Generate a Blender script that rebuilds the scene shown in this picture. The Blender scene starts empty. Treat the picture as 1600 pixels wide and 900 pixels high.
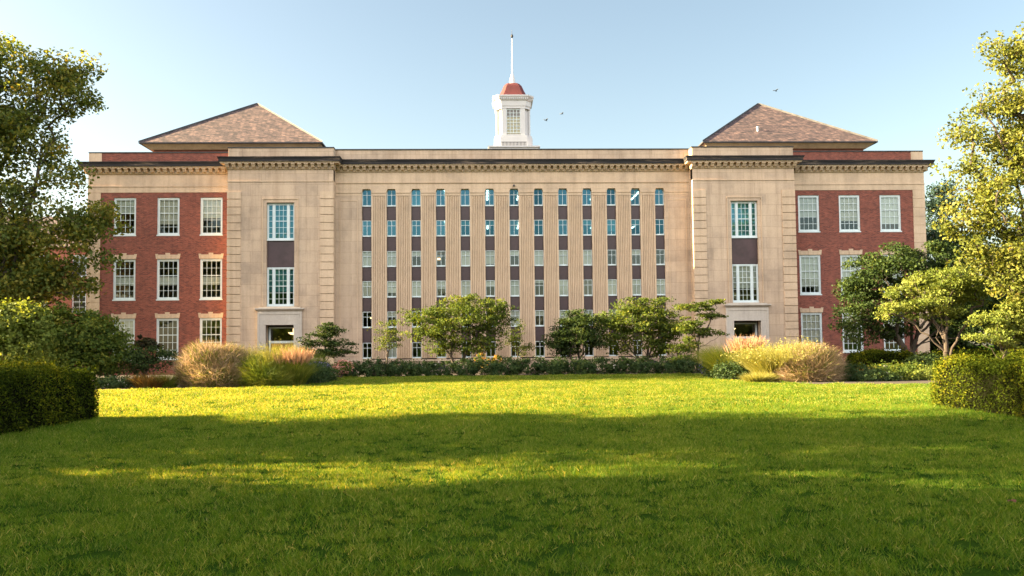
import bpy, math, random
import numpy as np
from mathutils import Matrix, Vector
PI = math.pi
R = math.radians
S = bpy.context.scene
COL = S.collection

# ------------------------------------------------------------------ camera
CX, YAW, ROLL, PITCH, EYE, DIST = -2.187, R(1.965), R(-0.59), R(2.5), 1.6, 57.0
FPX = 1250.0                       # focal length in pixels of a 1600 px wide frame
fwd = Vector((math.sin(YAW)*math.cos(PITCH), math.cos(YAW)*math.cos(PITCH), math.sin(PITCH)))
rgt = Vector((math.cos(YAW), -math.sin(YAW), 0))
upv = rgt.cross(fwd)
r2 = rgt*math.cos(ROLL) + upv*math.sin(ROLL)
u2 = -rgt*math.sin(ROLL) + upv*math.cos(ROLL)
cam = bpy.data.cameras.new('camera')
cam.lens = 36*FPX/1600
cam.sensor_width = 36
cam.shift_y = 40.42/1600
cam.clip_start = 0.1
cam.clip_end = 3000
co = bpy.data.objects.new('camera', cam)
COL.objects.link(co)
co.matrix_world = Matrix(((r2.x, u2.x, -fwd.x, CX), (r2.y, u2.y, -fwd.y, -DIST), (r2.z, u2.z, -fwd.z, EYE), (0, 0, 0, 1)))
S.camera = co
CAMP = Vector((CX, -DIST, EYE))

def at(px, py, Y):
    """the point of the plane y = Y seen at a pixel of the 1600x900 photograph"""
    d = fwd + r2*((px-800)/FPX) + u2*((490.42-py)/FPX)
    return CAMP + d*((Y+DIST)/d.y)

def mpp(Y):
    return (Y+DIST)/FPX            # metres per photograph pixel at the plane y = Y

# ------------------------------------------------------------------ light
SUN_EL, SUN_AZ = R(19), R(-89.5)
W = bpy.data.worlds.new('World')
S.world = W
W.use_nodes = True
nt = W.node_tree
bg = nt.nodes['Background']
sky = nt.nodes.new('ShaderNodeTexSky')
sky.sky_type = 'NISHITA'
sky.sun_disc = False
sky.sun_elevation = SUN_EL
sky.sun_rotation = SUN_AZ
sky.air_density = 1.0
sky.dust_density = 1.8
sky.ozone_density = 1.2
# unseen cloud band added behind the photographer as fill light for the shaded facade
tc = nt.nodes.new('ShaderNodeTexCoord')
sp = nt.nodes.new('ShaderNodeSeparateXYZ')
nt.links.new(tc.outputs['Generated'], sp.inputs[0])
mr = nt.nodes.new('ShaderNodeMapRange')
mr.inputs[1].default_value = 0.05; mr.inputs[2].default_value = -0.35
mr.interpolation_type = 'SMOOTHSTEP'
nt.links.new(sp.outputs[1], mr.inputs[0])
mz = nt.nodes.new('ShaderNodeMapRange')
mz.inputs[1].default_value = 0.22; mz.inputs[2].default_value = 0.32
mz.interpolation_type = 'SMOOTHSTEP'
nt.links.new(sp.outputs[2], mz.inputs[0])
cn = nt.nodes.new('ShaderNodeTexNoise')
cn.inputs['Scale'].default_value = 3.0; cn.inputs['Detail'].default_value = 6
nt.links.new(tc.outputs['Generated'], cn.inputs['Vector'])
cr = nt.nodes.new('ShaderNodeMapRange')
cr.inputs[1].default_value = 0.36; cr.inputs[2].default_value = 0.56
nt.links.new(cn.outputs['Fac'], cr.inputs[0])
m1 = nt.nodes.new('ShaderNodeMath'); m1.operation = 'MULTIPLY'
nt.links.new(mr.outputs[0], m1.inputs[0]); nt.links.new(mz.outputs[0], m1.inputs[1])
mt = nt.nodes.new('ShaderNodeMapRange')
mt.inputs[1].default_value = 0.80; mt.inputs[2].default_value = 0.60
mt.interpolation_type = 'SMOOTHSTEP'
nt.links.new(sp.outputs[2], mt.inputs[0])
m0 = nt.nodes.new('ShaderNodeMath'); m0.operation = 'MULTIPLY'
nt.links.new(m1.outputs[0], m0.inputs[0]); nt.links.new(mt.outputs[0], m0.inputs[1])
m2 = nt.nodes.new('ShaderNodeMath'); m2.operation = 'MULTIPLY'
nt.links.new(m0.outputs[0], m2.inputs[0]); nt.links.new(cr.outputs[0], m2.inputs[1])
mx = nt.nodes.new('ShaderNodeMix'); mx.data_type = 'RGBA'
FILL_CLOUD = (13.2, 12.4, 11.9, 1)
mx.inputs['B'].default_value = FILL_CLOUD
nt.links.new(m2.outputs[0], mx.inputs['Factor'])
tn = nt.nodes.new('ShaderNodeMix'); tn.data_type = 'RGBA'; tn.blend_type = 'MULTIPLY'   # a slightly hazier, less cyan air
tn.inputs['Factor'].default_value = 1.0
tn.inputs['B'].default_value = (0.90, 0.81, 0.67, 1)
nt.links.new(sky.outputs[0], tn.inputs['A'])
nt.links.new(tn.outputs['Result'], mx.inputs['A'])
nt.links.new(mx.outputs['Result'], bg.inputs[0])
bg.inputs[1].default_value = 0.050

sun = bpy.data.lights.new('sun', 'SUN')
sun.energy = 5.0
sun.angle = R(0.5)
sun.color = (1.0, 0.78, 0.44)
so = bpy.data.objects.new('sun', sun)
COL.objects.link(so)
sd = Vector((math.sin(SUN_AZ)*math.cos(SUN_EL), math.cos(SUN_AZ)*math.cos(SUN_EL), math.sin(SUN_EL)))
so.rotation_euler = (-sd).to_track_quat('-Z', 'Y').to_euler()

S.view_settings.view_transform = 'Standard'
S.view_settings.look = 'None'
S.view_settings.gamma = 1
S.view_settings.use_curve_mapping = False
S.view_settings.exposure = 3.15
S.cycles.use_denoising = True
S.cycles.max_bounces = 8
S.cycles.transparent_max_bounces = 12
S.cycles.sample_clamp_indirect = 6
S.cycles.caustics_reflective = False
S.cycles.caustics_refractive = False

# ------------------------------------------------------------------ helpers: materials
def mat(name):
    m = bpy.data.materials.new(name)
    m.use_nodes = True
    n = m.node_tree
    return m, n, n.nodes['Principled BSDF']

def N(n, t, **kw):
    x = n.nodes.new(t)
    for k, v in kw.items():
        setattr(x, k, v)
    return x

def noise(n, vec, scale, detail=4, rough=0.6):
    x = N(n, 'ShaderNodeTexNoise')
    x.inputs['Scale'].default_value = scale
    x.inputs['Detail'].default_value = detail
    x.inputs['Roughness'].default_value = rough
    if vec is not None:
        n.links.new(vec, x.inputs['Vector'])
    return x.outputs['Fac']

def ramp(n, fac, stops):
    x = N(n, 'ShaderNodeValToRGB')
    e = x.color_ramp.elements
    while len(e) < len(stops):
        e.new(0.5)
    for el, (p, c) in zip(e, stops):
        el.position = p
        el.color = (*c, 1) if len(c) == 3 else c
    n.links.new(fac, x.inputs[0])
    return x.outputs[0]

def mixc(n, fac, a, b, mode='MIX'):
    x = N(n, 'ShaderNodeMix', data_type='RGBA', blend_type=mode)
    for sock, v in (('Factor', fac), ('A', a), ('B', b)):
        if isinstance(v, (int, float)):
            x.inputs[sock].default_value = v
        elif isinstance(v, tuple):
            x.inputs[sock].default_value = (*v, 1) if len(v) == 3 else v
        else:
            n.links.new(v, x.inputs[sock])
    return x.outputs['Result']

def objco(n, scale=(1, 1, 1)):
    t = N(n, 'ShaderNodeTexCoord')
    m = N(n, 'ShaderNodeMapping')
    m.inputs['Scale'].default_value = scale
    n.links.new(t.outputs['Object'], m.inputs[0])
    return m.outputs[0]

def bump(n, p, h, strength=0.3, dist=0.02):
    b = N(n, 'ShaderNodeBump')
    b.inputs['Strength'].default_value = strength
    b.inputs['Distance'].default_value = dist
    n.links.new(h, b.inputs['Height'])
    n.links.new(b.outputs[0], p.inputs['Normal'])

def stone(name, a, b, c, streak=0.5, joints=None):
    m, n, p = mat(name)
    v = objco(n)
    big = noise(n, v, 0.55, 5, 0.65)
    fine = noise(n, v, 9, 5, 0.7)
    col = ramp(n, big, [(0.3, a), (0.5, b), (0.72, c)])
    st = noise(n, objco(n, (2.2, 2.2, 0.10)), 1.0, 5, 0.7)
    dk = ramp(n, st, [(0.35, (0.62, 0.58, 0.55)), (0.55, (1, 1, 1))])
    col = mixc(n, streak, col, dk, 'MULTIPLY')
    col = mixc(n, 0.35, col, ramp(n, fine, [(0.3, (0.7, 0.68, 0.66)), (0.7, (1.1, 1.1, 1.1))]), 'MULTIPLY')
    if joints:
        t = N(n, 'ShaderNodeTexCoord')
        s = N(n, 'ShaderNodeSeparateXYZ'); n.links.new(t.outputs['Object'], s.inputs[0])
        ad = N(n, 'ShaderNodeMath', operation='ADD'); n.links.new(s.outputs[0], ad.inputs[0]); n.links.new(s.outputs[1], ad.inputs[1])
        c2 = N(n, 'ShaderNodeCombineXYZ'); n.links.new(ad.outputs[0], c2.inputs[0]); n.links.new(s.outputs[2], c2.inputs[1])
        br = N(n, 'ShaderNodeTexBrick')
        n.links.new(c2.outputs[0], br.inputs['Vector'])
        br.inputs['Scale'].default_value = 1
        br.inputs['Brick Width'].default_value = joints[0]
        br.inputs['Row Height'].default_value = joints[1]
        br.inputs['Mortar Size'].default_value = 0.012
        br.inputs['Color1'].default_value = (1, 1, 1, 1)
        br.inputs['Color2'].default_value = (0.83, 0.83, 0.85, 1)
        br.inputs['Mortar'].default_value = (0.62, 0.60, 0.58, 1)
        col = mixc(n, 0.8, col, br.outputs['Color'], 'MULTIPLY')
    n.links.new(col, p.inputs['Base Color'])
    p.inputs['Roughness'].default_value = 0.9
    bump(n, p, fine, 0.25, 0.02)
    return m

M = {}
M['limestone'] = stone('limestone', (0.40, 0.31, 0.235), (0.53, 0.405, 0.30), (0.59, 0.455, 0.335), 0.5, (1.55, 0.78))
M['limestone_plain'] = stone('limestone_plain', (0.43, 0.33, 0.245), (0.54, 0.41, 0.295), (0.60, 0.46, 0.335), 0.4)
M['limestone_grey'] = stone('limestone_grey', (0.40, 0.37, 0.34), (0.47, 0.43, 0.39), (0.52, 0.48, 0.43), 0.3)
M['limestone_base'] = stone('limestone_base', (0.40, 0.30, 0.23), (0.47, 0.36, 0.27), (0.50, 0.40, 0.30), 0.6, (1.2, 0.5))

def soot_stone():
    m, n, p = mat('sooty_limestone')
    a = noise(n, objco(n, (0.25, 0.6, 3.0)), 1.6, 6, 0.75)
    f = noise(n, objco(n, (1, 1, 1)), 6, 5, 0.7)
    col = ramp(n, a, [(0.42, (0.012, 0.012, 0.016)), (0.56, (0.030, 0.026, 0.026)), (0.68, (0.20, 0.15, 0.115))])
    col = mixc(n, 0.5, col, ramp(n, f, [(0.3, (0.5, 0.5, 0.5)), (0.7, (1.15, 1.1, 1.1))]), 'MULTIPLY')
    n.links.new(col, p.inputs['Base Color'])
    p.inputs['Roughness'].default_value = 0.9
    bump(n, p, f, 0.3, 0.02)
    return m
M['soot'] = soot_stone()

def brick(name, c1, c2, mortar, hue):
    m, n, p = mat(name)
    t = N(n, 'ShaderNodeTexCoord')
    s = N(n, 'ShaderNodeSeparateXYZ'); n.links.new(t.outputs['Object'], s.inputs[0])
    ad = N(n, 'ShaderNodeMath', operation='ADD'); n.links.new(s.outputs[0], ad.inputs[0]); n.links.new(s.outputs[1], ad.inputs[1])
    c = N(n, 'ShaderNodeCombineXYZ'); n.links.new(ad.outputs[0], c.inputs[0]); n.links.new(s.outputs[2], c.inputs[1])
    br = N(n, 'ShaderNodeTexBrick')
    n.links.new(c.outputs[0], br.inputs['Vector'])
    br.inputs['Scale'].default_value = 1
    br.inputs['Brick Width'].default_value = 0.23
    br.inputs['Row Height'].default_value = 0.078
    br.inputs['Mortar Size'].default_value = 0.010
    br.inputs['Bias'].default_value = -0.1
    br.inputs['Color1'].default_value = (*c1, 1)
    br.inputs['Color2'].default_value = (*c2, 1)
    br.inputs['Mortar'].default_value = (*mortar, 1)
    v = objco(n)
    big = noise(n, v, 0.8, 5, 0.65)
    fine = noise(n, objco(n, (3, 3, 9)), 1.2, 3, 0.8)
    col = mixc(n, 0.55, br.outputs['Color'], ramp(n, big, [(0.3, hue), (0.7, (1.1, 1.08, 1.05))]), 'MULTIPLY')
    col = mixc(n, 0.75, col, ramp(n, fine, [(0.3, (0.45, 0.45, 0.45)), (0.7, (1.35, 1.3, 1.25))]), 'MULTIPLY')
    n.links.new(col, p.inputs['Base Color'])
    p.inputs['Roughness'].default_value = 0.88
    bump(n, p, br.outputs['Fac'], -0.4, 0.01)
    return m
M['brick'] = brick('red_brick', (0.25, 0.068, 0.044), (0.12, 0.030, 0.022), (0.20, 0.10, 0.082), (0.72, 0.68, 0.70))
M['brick_far'] = brick('orange_brick', (0.36, 0.10, 0.06), (0.26, 0.065, 0.045), (0.30, 0.2, 0.15), (0.8, 0.75, 0.7))

def rooftile():
    m, n, p = mat('clay_roof_tiles')
    t = N(n, 'ShaderNodeTexCoord')
    s = N(n, 'ShaderNodeSeparateXYZ'); n.links.new(t.outputs['Object'], s.inputs[0])
    z = N(n, 'ShaderNodeMath', operation='MULTIPLY'); n.links.new(s.outputs[2], z.inputs[0]); z.inputs[1].default_value = 1.6
    ad = N(n, 'ShaderNodeMath', operation='ADD'); n.links.new(s.outputs[0], ad.inputs[0]); n.links.new(s.outputs[1], ad.inputs[1])
    c = N(n, 'ShaderNodeCombineXYZ'); n.links.new(ad.outputs[0], c.inputs[0]); n.links.new(z.outputs[0], c.inputs[1])
    br = N(n, 'ShaderNodeTexBrick')
    n.links.new(c.outputs[0], br.inputs['Vector'])
    br.inputs['Scale'].default_value = 1
    br.inputs['Brick Width'].default_value = 0.34
    br.inputs['Row Height'].default_value = 0.24
    br.inputs['Mortar Size'].default_value = 0.022
    br.inputs['Color1'].default_value = (0.118, 0.083, 0.086, 1)
    br.inputs['Color2'].default_value = (0.034, 0.026, 0.036, 1)
    br.inputs['Mortar'].default_value = (0.035, 0.026, 0.028, 1)
    big = noise(n, objco(n), 0.7, 4, 0.7)
    col = mixc(n, 0.5, br.outputs['Color'], ramp(n, big, [(0.3, (0.65, 0.55, 0.6)), (0.7, (1.25, 1.15, 1.0))]), 'MULTIPLY')
    fine = noise(n, objco(n, (2.5, 2.5, 5)), 1.0, 3, 0.8)
    col = mixc(n, 0.7, col, ramp(n, fine, [(0.40, (0.28, 0.27, 0.36)), (0.60, (1.75, 1.6, 1.4))]), 'MULTIPLY')
    n.links.new(col, p.inputs['Base Color'])
    p.inputs['Roughness'].default_value = 0.85
    bump(n, p, br.outputs['Fac'], -0.5, 0.03)
    return m
M['tiles'] = rooftile()

def plain(name, c, rough=0.6, vary=0.15, scale=3.0, metal=0.0, spec=0.5):
    m, n, p = mat(name)
    f = noise(n, objco(n), scale, 5, 0.7)
    lo = tuple(x*(1-vary) for x in c)
    hi = tuple(min(1, x*(1+vary)) for x in c)
    n.links.new(ramp(n, f, [(0.3, lo), (0.7, hi)]), p.inputs['Base Color'])
    p.inputs['Roughness'].default_value = rough
    p.inputs['Metallic'].default_value = metal
    p.inputs['Specular IOR Level'].default_value = spec
    return m
M['white'] = plain('white_window_paint', (0.56, 0.64, 0.67), 0.5, 0.06)
M['cupola_white'] = plain('cupola_white_paint', (0.50, 0.50, 0.51), 0.55, 0.06, 1.2)
M['copper'] = plain('red_copper_roof', (0.095, 0.016, 0.018), 0.8, 0.2, 1.5)
M['bronze'] = plain('dark_bronze_panel', (0.052, 0.029, 0.034), 0.4, 0.4, 1.0)
M['dark'] = plain('dark_metal', (0.03, 0.03, 0.035), 0.5, 0.2)
M['coping'] = plain('dark_coping', (0.045, 0.045, 0.05), 0.8, 0.5, 2.0)
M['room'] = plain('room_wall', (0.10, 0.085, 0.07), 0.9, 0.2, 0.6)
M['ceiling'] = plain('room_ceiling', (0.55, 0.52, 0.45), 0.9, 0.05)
M['wood'] = plain('door_wood', (0.22, 0.085, 0.03), 0.45, 0.25, 2.0)
M['concrete'] = plain('path_concrete', (0.36, 0.34, 0.31), 0.9, 0.2, 1.5)
M['roofing'] = plain('flat_roof_felt', (0.07, 0.07, 0.07), 0.9, 0.2, 1.0)
M['mulch'] = plain('garden_soil', (0.045, 0.030, 0.020), 1.0, 0.5, 5.0)
M['bird'] = plain('bird_feathers', (0.10, 0.12, 0.15), 0.8, 0.3)

def blind():
    m, n, p = mat('window_blind')
    oi = N(n, 'ShaderNodeObjectInfo')
    n.links.new(ramp(n, oi.outputs['Random'], [(0.0, (0.42, 0.40, 0.33)), (0.5, (0.56, 0.56, 0.50)), (1.0, (0.36, 0.38, 0.35))]), p.inputs['Base Color'])
    p.inputs['Roughness'].default_value = 0.9
    return m
M['blind'] = blind()

def glass(name, tint, trans, fac):
    m = bpy.data.materials.new(name)
    m.use_nodes = True
    n = m.node_tree
    n.nodes.remove(n.nodes['Principled BSDF'])
    out = n.nodes['Material Output']
    t = N(n, 'ShaderNodeBsdfTransparent'); t.inputs[0].default_value = (*trans, 1)
    g = N(n, 'ShaderNodeBsdfGlossy'); g.inputs[0].default_value = (*tint, 1); g.inputs['Roughness'].default_value = 0.02
    v = noise(n, objco(n), 0.9, 2, 0.5)
    b = N(n, 'ShaderNodeBump'); b.inputs['Strength'].default_value = 0.12; b.inputs['Distance'].default_value = 0.05
    n.links.new(v, b.inputs['Height']); n.links.new(b.outputs[0], g.inputs['Normal'])
    x = N(n, 'ShaderNodeMixShader'); x.inputs[0].default_value = fac
    oi = N(n, 'ShaderNodeObjectInfo')
    lo = tuple(c*.62 for c in tint)
    n.links.new(mixc(n, oi.outputs['Random'], lo, tuple(min(1, c*1.2+.06) for c in tint)), g.inputs[0])
    n.links.new(t.outputs[0], x.inputs[1]); n.links.new(g.outputs[0], x.inputs[2])
    n.links.new(x.outputs[0], out.inputs[0])
    return m
M['glass_teal'] = glass('teal_glass', (0.12, 0.36, 0.48), (0.34, 0.68, 0.76), 0.42)
M['glass_clear'] = glass('clear_glass', (0.75, 0.88, 0.92), (0.85, 0.90, 0.88), 0.15)

def lamp(name, c, s):
    m = bpy.data.materials.new(name); m.use_nodes = True
    p = m.node_tree.nodes['Principled BSDF']
    p.inputs['Emission Color'].default_value = (*c, 1)
    p.inputs['Emission Strength'].default_value = s
    return m
M['lamp_white'] = lamp('ceiling_lamp_light', (1, 0.93, 0.8), 1.2)
M['lamp_warm'] = lamp('pendant_lamp_light', (1, 0.62, 0.28), 0.55)

def leaf(name, stops, trans=0.35, tcol=(1.15, 1.05, 0.4), rough=0.6, spec=0.12):
    """leaf colour follows the per-leaf value 'tint'"""
    m = bpy.data.materials.new(name); m.use_nodes = True
    n = m.node_tree
    p = n.nodes['Principled BSDF']; out = n.nodes['Material Output']
    a = N(n, 'ShaderNodeAttribute', attribute_name='tint')
    col = ramp(n, a.outputs['Fac'], stops)
    n.links.new(col, p.inputs['Base Color'])
    p.inputs['Roughness'].default_value = rough
    p.inputs['Specular IOR Level'].default_value = spec
    t = N(n, 'ShaderNodeBsdfTranslucent')
    n.links.new(mixc(n, 1.0, col, tcol, 'MULTIPLY'), t.inputs[0])
    x = N(n, 'ShaderNodeMixShader'); x.inputs[0].default_value = trans
    n.links.new(p.outputs[0], x.inputs[1]); n.links.new(t.outputs[0], x.inputs[2])
    n.links.new(x.outputs[0], out.inputs[0])
    return m
M['leaf_oak'] = leaf('oak_leaves', [(0, (0.060, 0.095, 0.026)), (0.45, (0.13, 0.165, 0.04)), (0.8, (0.30, 0.26, 0.05)), (1, (0.33, 0.20, 0.035))], 0.5)
M['leaf_gold'] = leaf('golden_oak_leaves', [(0, (0.075, 0.10, 0.018)), (0.45, (0.165, 0.19, 0.040)), (0.9, (0.29, 0.275, 0.075)), (1, (0.36, 0.22, 0.05))], 0.45)
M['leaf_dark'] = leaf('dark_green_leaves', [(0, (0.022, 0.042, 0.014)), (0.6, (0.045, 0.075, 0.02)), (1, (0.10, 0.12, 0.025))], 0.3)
M['leaf_mid'] = leaf('green_leaves', [(0, (0.045, 0.08, 0.016)), (0.6, (0.105, 0.145, 0.025)), (1, (0.25, 0.24, 0.04))], 0.4)
M['leaf_yellow'] = leaf('yellow_green_leaves', [(0, (0.085, 0.125, 0.022)), (0.5, (0.17, 0.21, 0.045)), (1, (0.30, 0.31, 0.08))], 0.4)
M['leaf_shrub'] = leaf('shrub_leaves', [(0, (0.03, 0.055, 0.02)), (0.6, (0.05, 0.085, 0.028)), (1, (0.10, 0.13, 0.04))], 0.3)
M['leaf_yew'] = leaf('yew_needles', [(0, (0.020, 0.034, 0.003)), (0.55, (0.062, 0.085, 0.006)), (1, (0.20, 0.19, 0.014))], 0.3, (1.15, 1.05, .4), .7, .05)
M['leaf_purple'] = leaf('bronze_leaves', [(0, (0.03, 0.03, 0.016)), (0.6, (0.05, 0.05, 0.02)), (1, (0.11, 0.055, 0.03))], 0.3)
M['leaf_conifer'] = leaf('conifer_needles', [(0, (0.02, 0.04, 0.03)), (1, (0.04, 0.07, 0.05))], 0.15)
M['blade_green'] = leaf('tall_grass_blades', [(0, (0.06, 0.10, 0.015)), (0.6, (0.15, 0.19, 0.028)), (1, (0.33, 0.28, 0.06))], 0.4)
M['blade_yellow'] = leaf('yellow_grass_blades', [(0, (0.11, 0.14, 0.025)), (0.45, (0.27, 0.26, 0.065)), (1, (0.46, 0.40, 0.16))], 0.4)
M['blade_pink'] = leaf('pinkish_seed_grass', [(0, (0.10, 0.085, 0.035)), (0.45, (0.33, 0.235, 0.14)), (1, (0.52, 0.39, 0.28))], 0.4, (1, 0.9, 0.7))
M['plume'] = leaf('tan_grass_plumes', [(0, (0.38, 0.22, 0.13)), (1, (0.60, 0.38, 0.24))], 0.4, (1, 0.85, 0.7))
M['blade_rust'] = leaf('rust_grass_blades', [(0, (0.08, 0.05, 0.015)), (0.5, (0.18, 0.085, 0.025)), (1, (0.13, 0.12, 0.025))], 0.35)
M['petal_white'] = leaf('white_petals', [(0, (0.60, 0.55, 0.48)), (1, (0.80, 0.75, 0.68))], 0.3, (1, 1, 0.9))
M['petal_pink'] = leaf('pink_petals', [(0, (0.50, 0.16, 0.14)), (0.5, (0.62, 0.32, 0.26)), (1, (0.72, 0.45, 0.36))], 0.3, (1, .9, .8))
M['petal_blue'] = leaf('lavender_flowers', [(0, (0.09, 0.09, 0.16)), (1, (0.20, 0.18, 0.30))], 0.3, (1, 1, 1))
M['petal_orange'] = leaf('orange_flowers', [(0, (0.45, 0.22, 0.04)), (1, (0.60, 0.36, 0.06))], 0.3, (1, 1, .6))

def bark(name, a, b):
    m, n, p = mat(name)
    f = noise(n, objco(n, (6, 6, 1.2)), 2.0, 5, 0.7)
    n.links.new(ramp(n, f, [(0.3, a), (0.7, b)]), p.inputs['Base Color'])
    p.inputs['Roughness'].default_value = 0.95
    bump(n, p, f, 0.6, 0.04)
    return m
M['bark'] = bark('dark_bark', (0.035, 0.026, 0.02), (0.09, 0.07, 0.055))
M['bark_pale'] = bark('pale_bark', (0.035, 0.027, 0.022), (0.09, 0.068, 0.052))

def lawnmat():
    m, n, p = mat('lawn_turf')
    v = objco(n)
    a = noise(n, v, 0.35, 5, 0.7)
    f = noise(n, v, 25, 4, 0.8)
    col = ramp(n, a, [(0.3, (0.016, 0.042, 0.005)), (0.7, (0.036, 0.068, 0.008))])
    col = mixc(n, 0.6, col, ramp(n, f, [(0.3, (0.45, 0.45, 0.4)), (0.7, (1.3, 1.3, 1.2))]), 'MULTIPLY')
    n.links.new(col, p.inputs['Base Color'])
    p.inputs['Roughness'].default_value = 1.0
    p.inputs['Specular IOR Level'].default_value = 0.0
    bump(n, p, f, 0.6, 0.03)
    return m
M['lawn'] = lawnmat()

def bladegrass():
    """mown turf blades: patches of lighter and drier grass across the lawn"""
    m = bpy.data.materials.new('turf_blades'); m.use_nodes = True
    n = m.node_tree
    p = n.nodes['Principled BSDF']; out = n.nodes['Material Output']
    a = N(n, 'ShaderNodeAttribute', attribute_name='tint')
    g = N(n, 'ShaderNodeNewGeometry')
    big = noise(n, g.outputs['Position'], 0.5, 5, 0.65)
    col = ramp(n, a.outputs['Fac'], [(0, (0.022, 0.080, 0.004)), (0.5, (0.095, 0.205, 0.012)), (0.8, (0.25, 0.33, 0.06)), (1, (0.48, 0.46, 0.18))])
    col = mixc(n, 0.8, col, ramp(n, big, [(0.32, (0.52, 0.68, 0.55)), (0.5, (0.95, 1.0, 0.9)), (0.68, (1.45, 1.25, 1.5))]), 'MULTIPLY')
    n.links.new(col, p.inputs['Base Color'])
    p.inputs['Roughness'].default_value = 0.5
    p.inputs['Specular IOR Level'].default_value = 0.12
    t = N(n, 'ShaderNodeBsdfTranslucent')
    n.links.new(mixc(n, 1.0, col, (2.2, 1.15, 0.6), 'MULTIPLY'), t.inputs[0])
    x = N(n, 'ShaderNodeMixShader'); x.inputs[0].default_value = 0.55
    n.links.new(p.outputs[0], x.inputs[1]); n.links.new(t.outputs[0], x.inputs[2])
    n.links.new(x.outputs[0], out.inputs[0])
    return m
M['turf'] = bladegrass()

# ------------------------------------------------------------------ helpers: meshes
class MB:
    def __init__(s):
        s.v, s.f = [], []
    def add(s, vs, fs):
        o = len(s.v)
        s.v += [tuple(map(float, x)) for x in vs]
        s.f += [tuple(i+o for i in f) for f in fs]
        return s
    def quad(s, a, b, c, d):
        return s.add([a, b, c, d], [(0, 1, 2, 3)])
    def hexa(s, b, t):
        """b, t: four bottom and four top corners"""
        return s.add(list(b)+list(t), [(3, 2, 1, 0), (4, 5, 6, 7), (0, 1, 5, 4), (1, 2, 6, 5), (2, 3, 7, 6), (3, 0, 4, 7)])
    def box(s, x0, x1, y0, y1, z0, z1):
        return s.hexa([(x0, y0, z0), (x1, y0, z0), (x1, y1, z0), (x0, y1, z0)], [(x0, y0, z1), (x1, y0, z1), (x1, y1, z1), (x0, y1, z1)])
    def prism(s, poly, y0, y1):
        """poly of (x, z), counter-clockwise seen from the front, given depth y0..y1"""
        k = len(poly)
        vs = [(x, y0, z) for x, z in poly]+[(x, y1, z) for x, z in poly]
        fs = [tuple(range(k)), tuple(range(2*k-1, k-1, -1))]+[((i+1) % k, i, i+k, (i+1) % k+k) for i in range(k)]
        return s.add(vs, fs)
    def vprism(s, poly, z0, z1):
        k = len(poly)
        vs = [(x, y, z0) for x, y in poly]+[(x, y, z1) for x, y in poly]
        fs = [tuple(range(k-1, -1, -1)), tuple(range(k, 2*k))]+[(i, (i+1) % k, (i+1) % k+k, i+k) for i in range(k)]
        return s.add(vs, fs)
    def loft(s, rings, cap=True):
        k = len(rings[0])
        vs = [p for r in rings for p in r]
        fs = []
        for j in range(len(rings)-1):
            for i in range(k):
                fs.append((j*k+i, j*k+(i+1) % k, (j+1)*k+(i+1) % k, (j+1)*k+i))
        if cap:
            fs += [tuple(range(k-1, -1, -1)), tuple(range((len(rings)-1)*k, len(rings)*k))]
        return s.add(vs, fs)
    def lathe(s, prof, cx=0, cy=0, k=16):
        return s.loft([[(cx+r*math.cos(2*PI*i/k), cy+r*math.sin(2*PI*i/k), z) for i in range(k)] for r, z in prof])
    def build(s, name, m, parent=None, loc=None, smooth=False):
        me = bpy.data.meshes.new(name)
        me.from_pydata(s.v, [], s.f)
        me.materials.append(m)
        if smooth:
            me.polygons.foreach_set('use_smooth', [True]*len(me.polygons))
        o = bpy.data.objects.new(name, me)
        COL.objects.link(o)
        if parent is not None:
            o.parent = parent
        if loc is not None:
            o.location = loc
        return o

def npmesh(name, verts, loops, per, m, parent=None, tint=None, smooth=False):
    """fast mesh: verts (N,3), loops flat index array, `per` corners in every face"""
    me = bpy.data.meshes.new(name)
    nf = len(loops)//per
    me.vertices.add(len(verts)); me.vertices.foreach_set('co', np.ascontiguousarray(verts, np.float32).ravel())
    me.loops.add(len(loops)); me.loops.foreach_set('vertex_index', np.ascontiguousarray(loops, np.int32))
    me.polygons.add(nf)
    me.polygons.foreach_set('loop_start', np.arange(0, nf*per, per, dtype=np.int32))
    try:
        me.polygons.foreach_set('loop_total', np.full(nf, per, np.int32))
    except Exception:
        pass
    if tint is not None:
        at_ = me.attributes.new('tint', 'FLOAT', 'FACE')
        at_.data.foreach_set('value', np.ascontiguousarray(tint, np.float32))
    if smooth:
        me.polygons.foreach_set('use_smooth', np.ones(nf, bool))
    me.materials.append(m)
    me.update(calc_edges=True)
    me.validate()
    o = bpy.data.objects.new(name, me)
    COL.objects.link(o)
    if parent is not None:
        o.parent = parent
    return o

def tag(o, label=None, cat=None, group=None, kind=None):
    for k, v in (('label', label), ('category', cat), ('group', group), ('kind', kind)):
        if v:
            o[k] = v
    return o

def empty(name, loc, label, cat, group=None):
    o = bpy.data.objects.new(name, None)
    o.empty_display_size = 0.3
    o.location = loc
    COL.objects.link(o)
    return tag(o, label, cat, group)

def dup(o, parent=None, loc=None):
    c = o.copy()
    COL.objects.link(c)
    if parent is not None:
        c.parent = parent
    if loc is not None:
        c.location = loc
    return c

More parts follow.
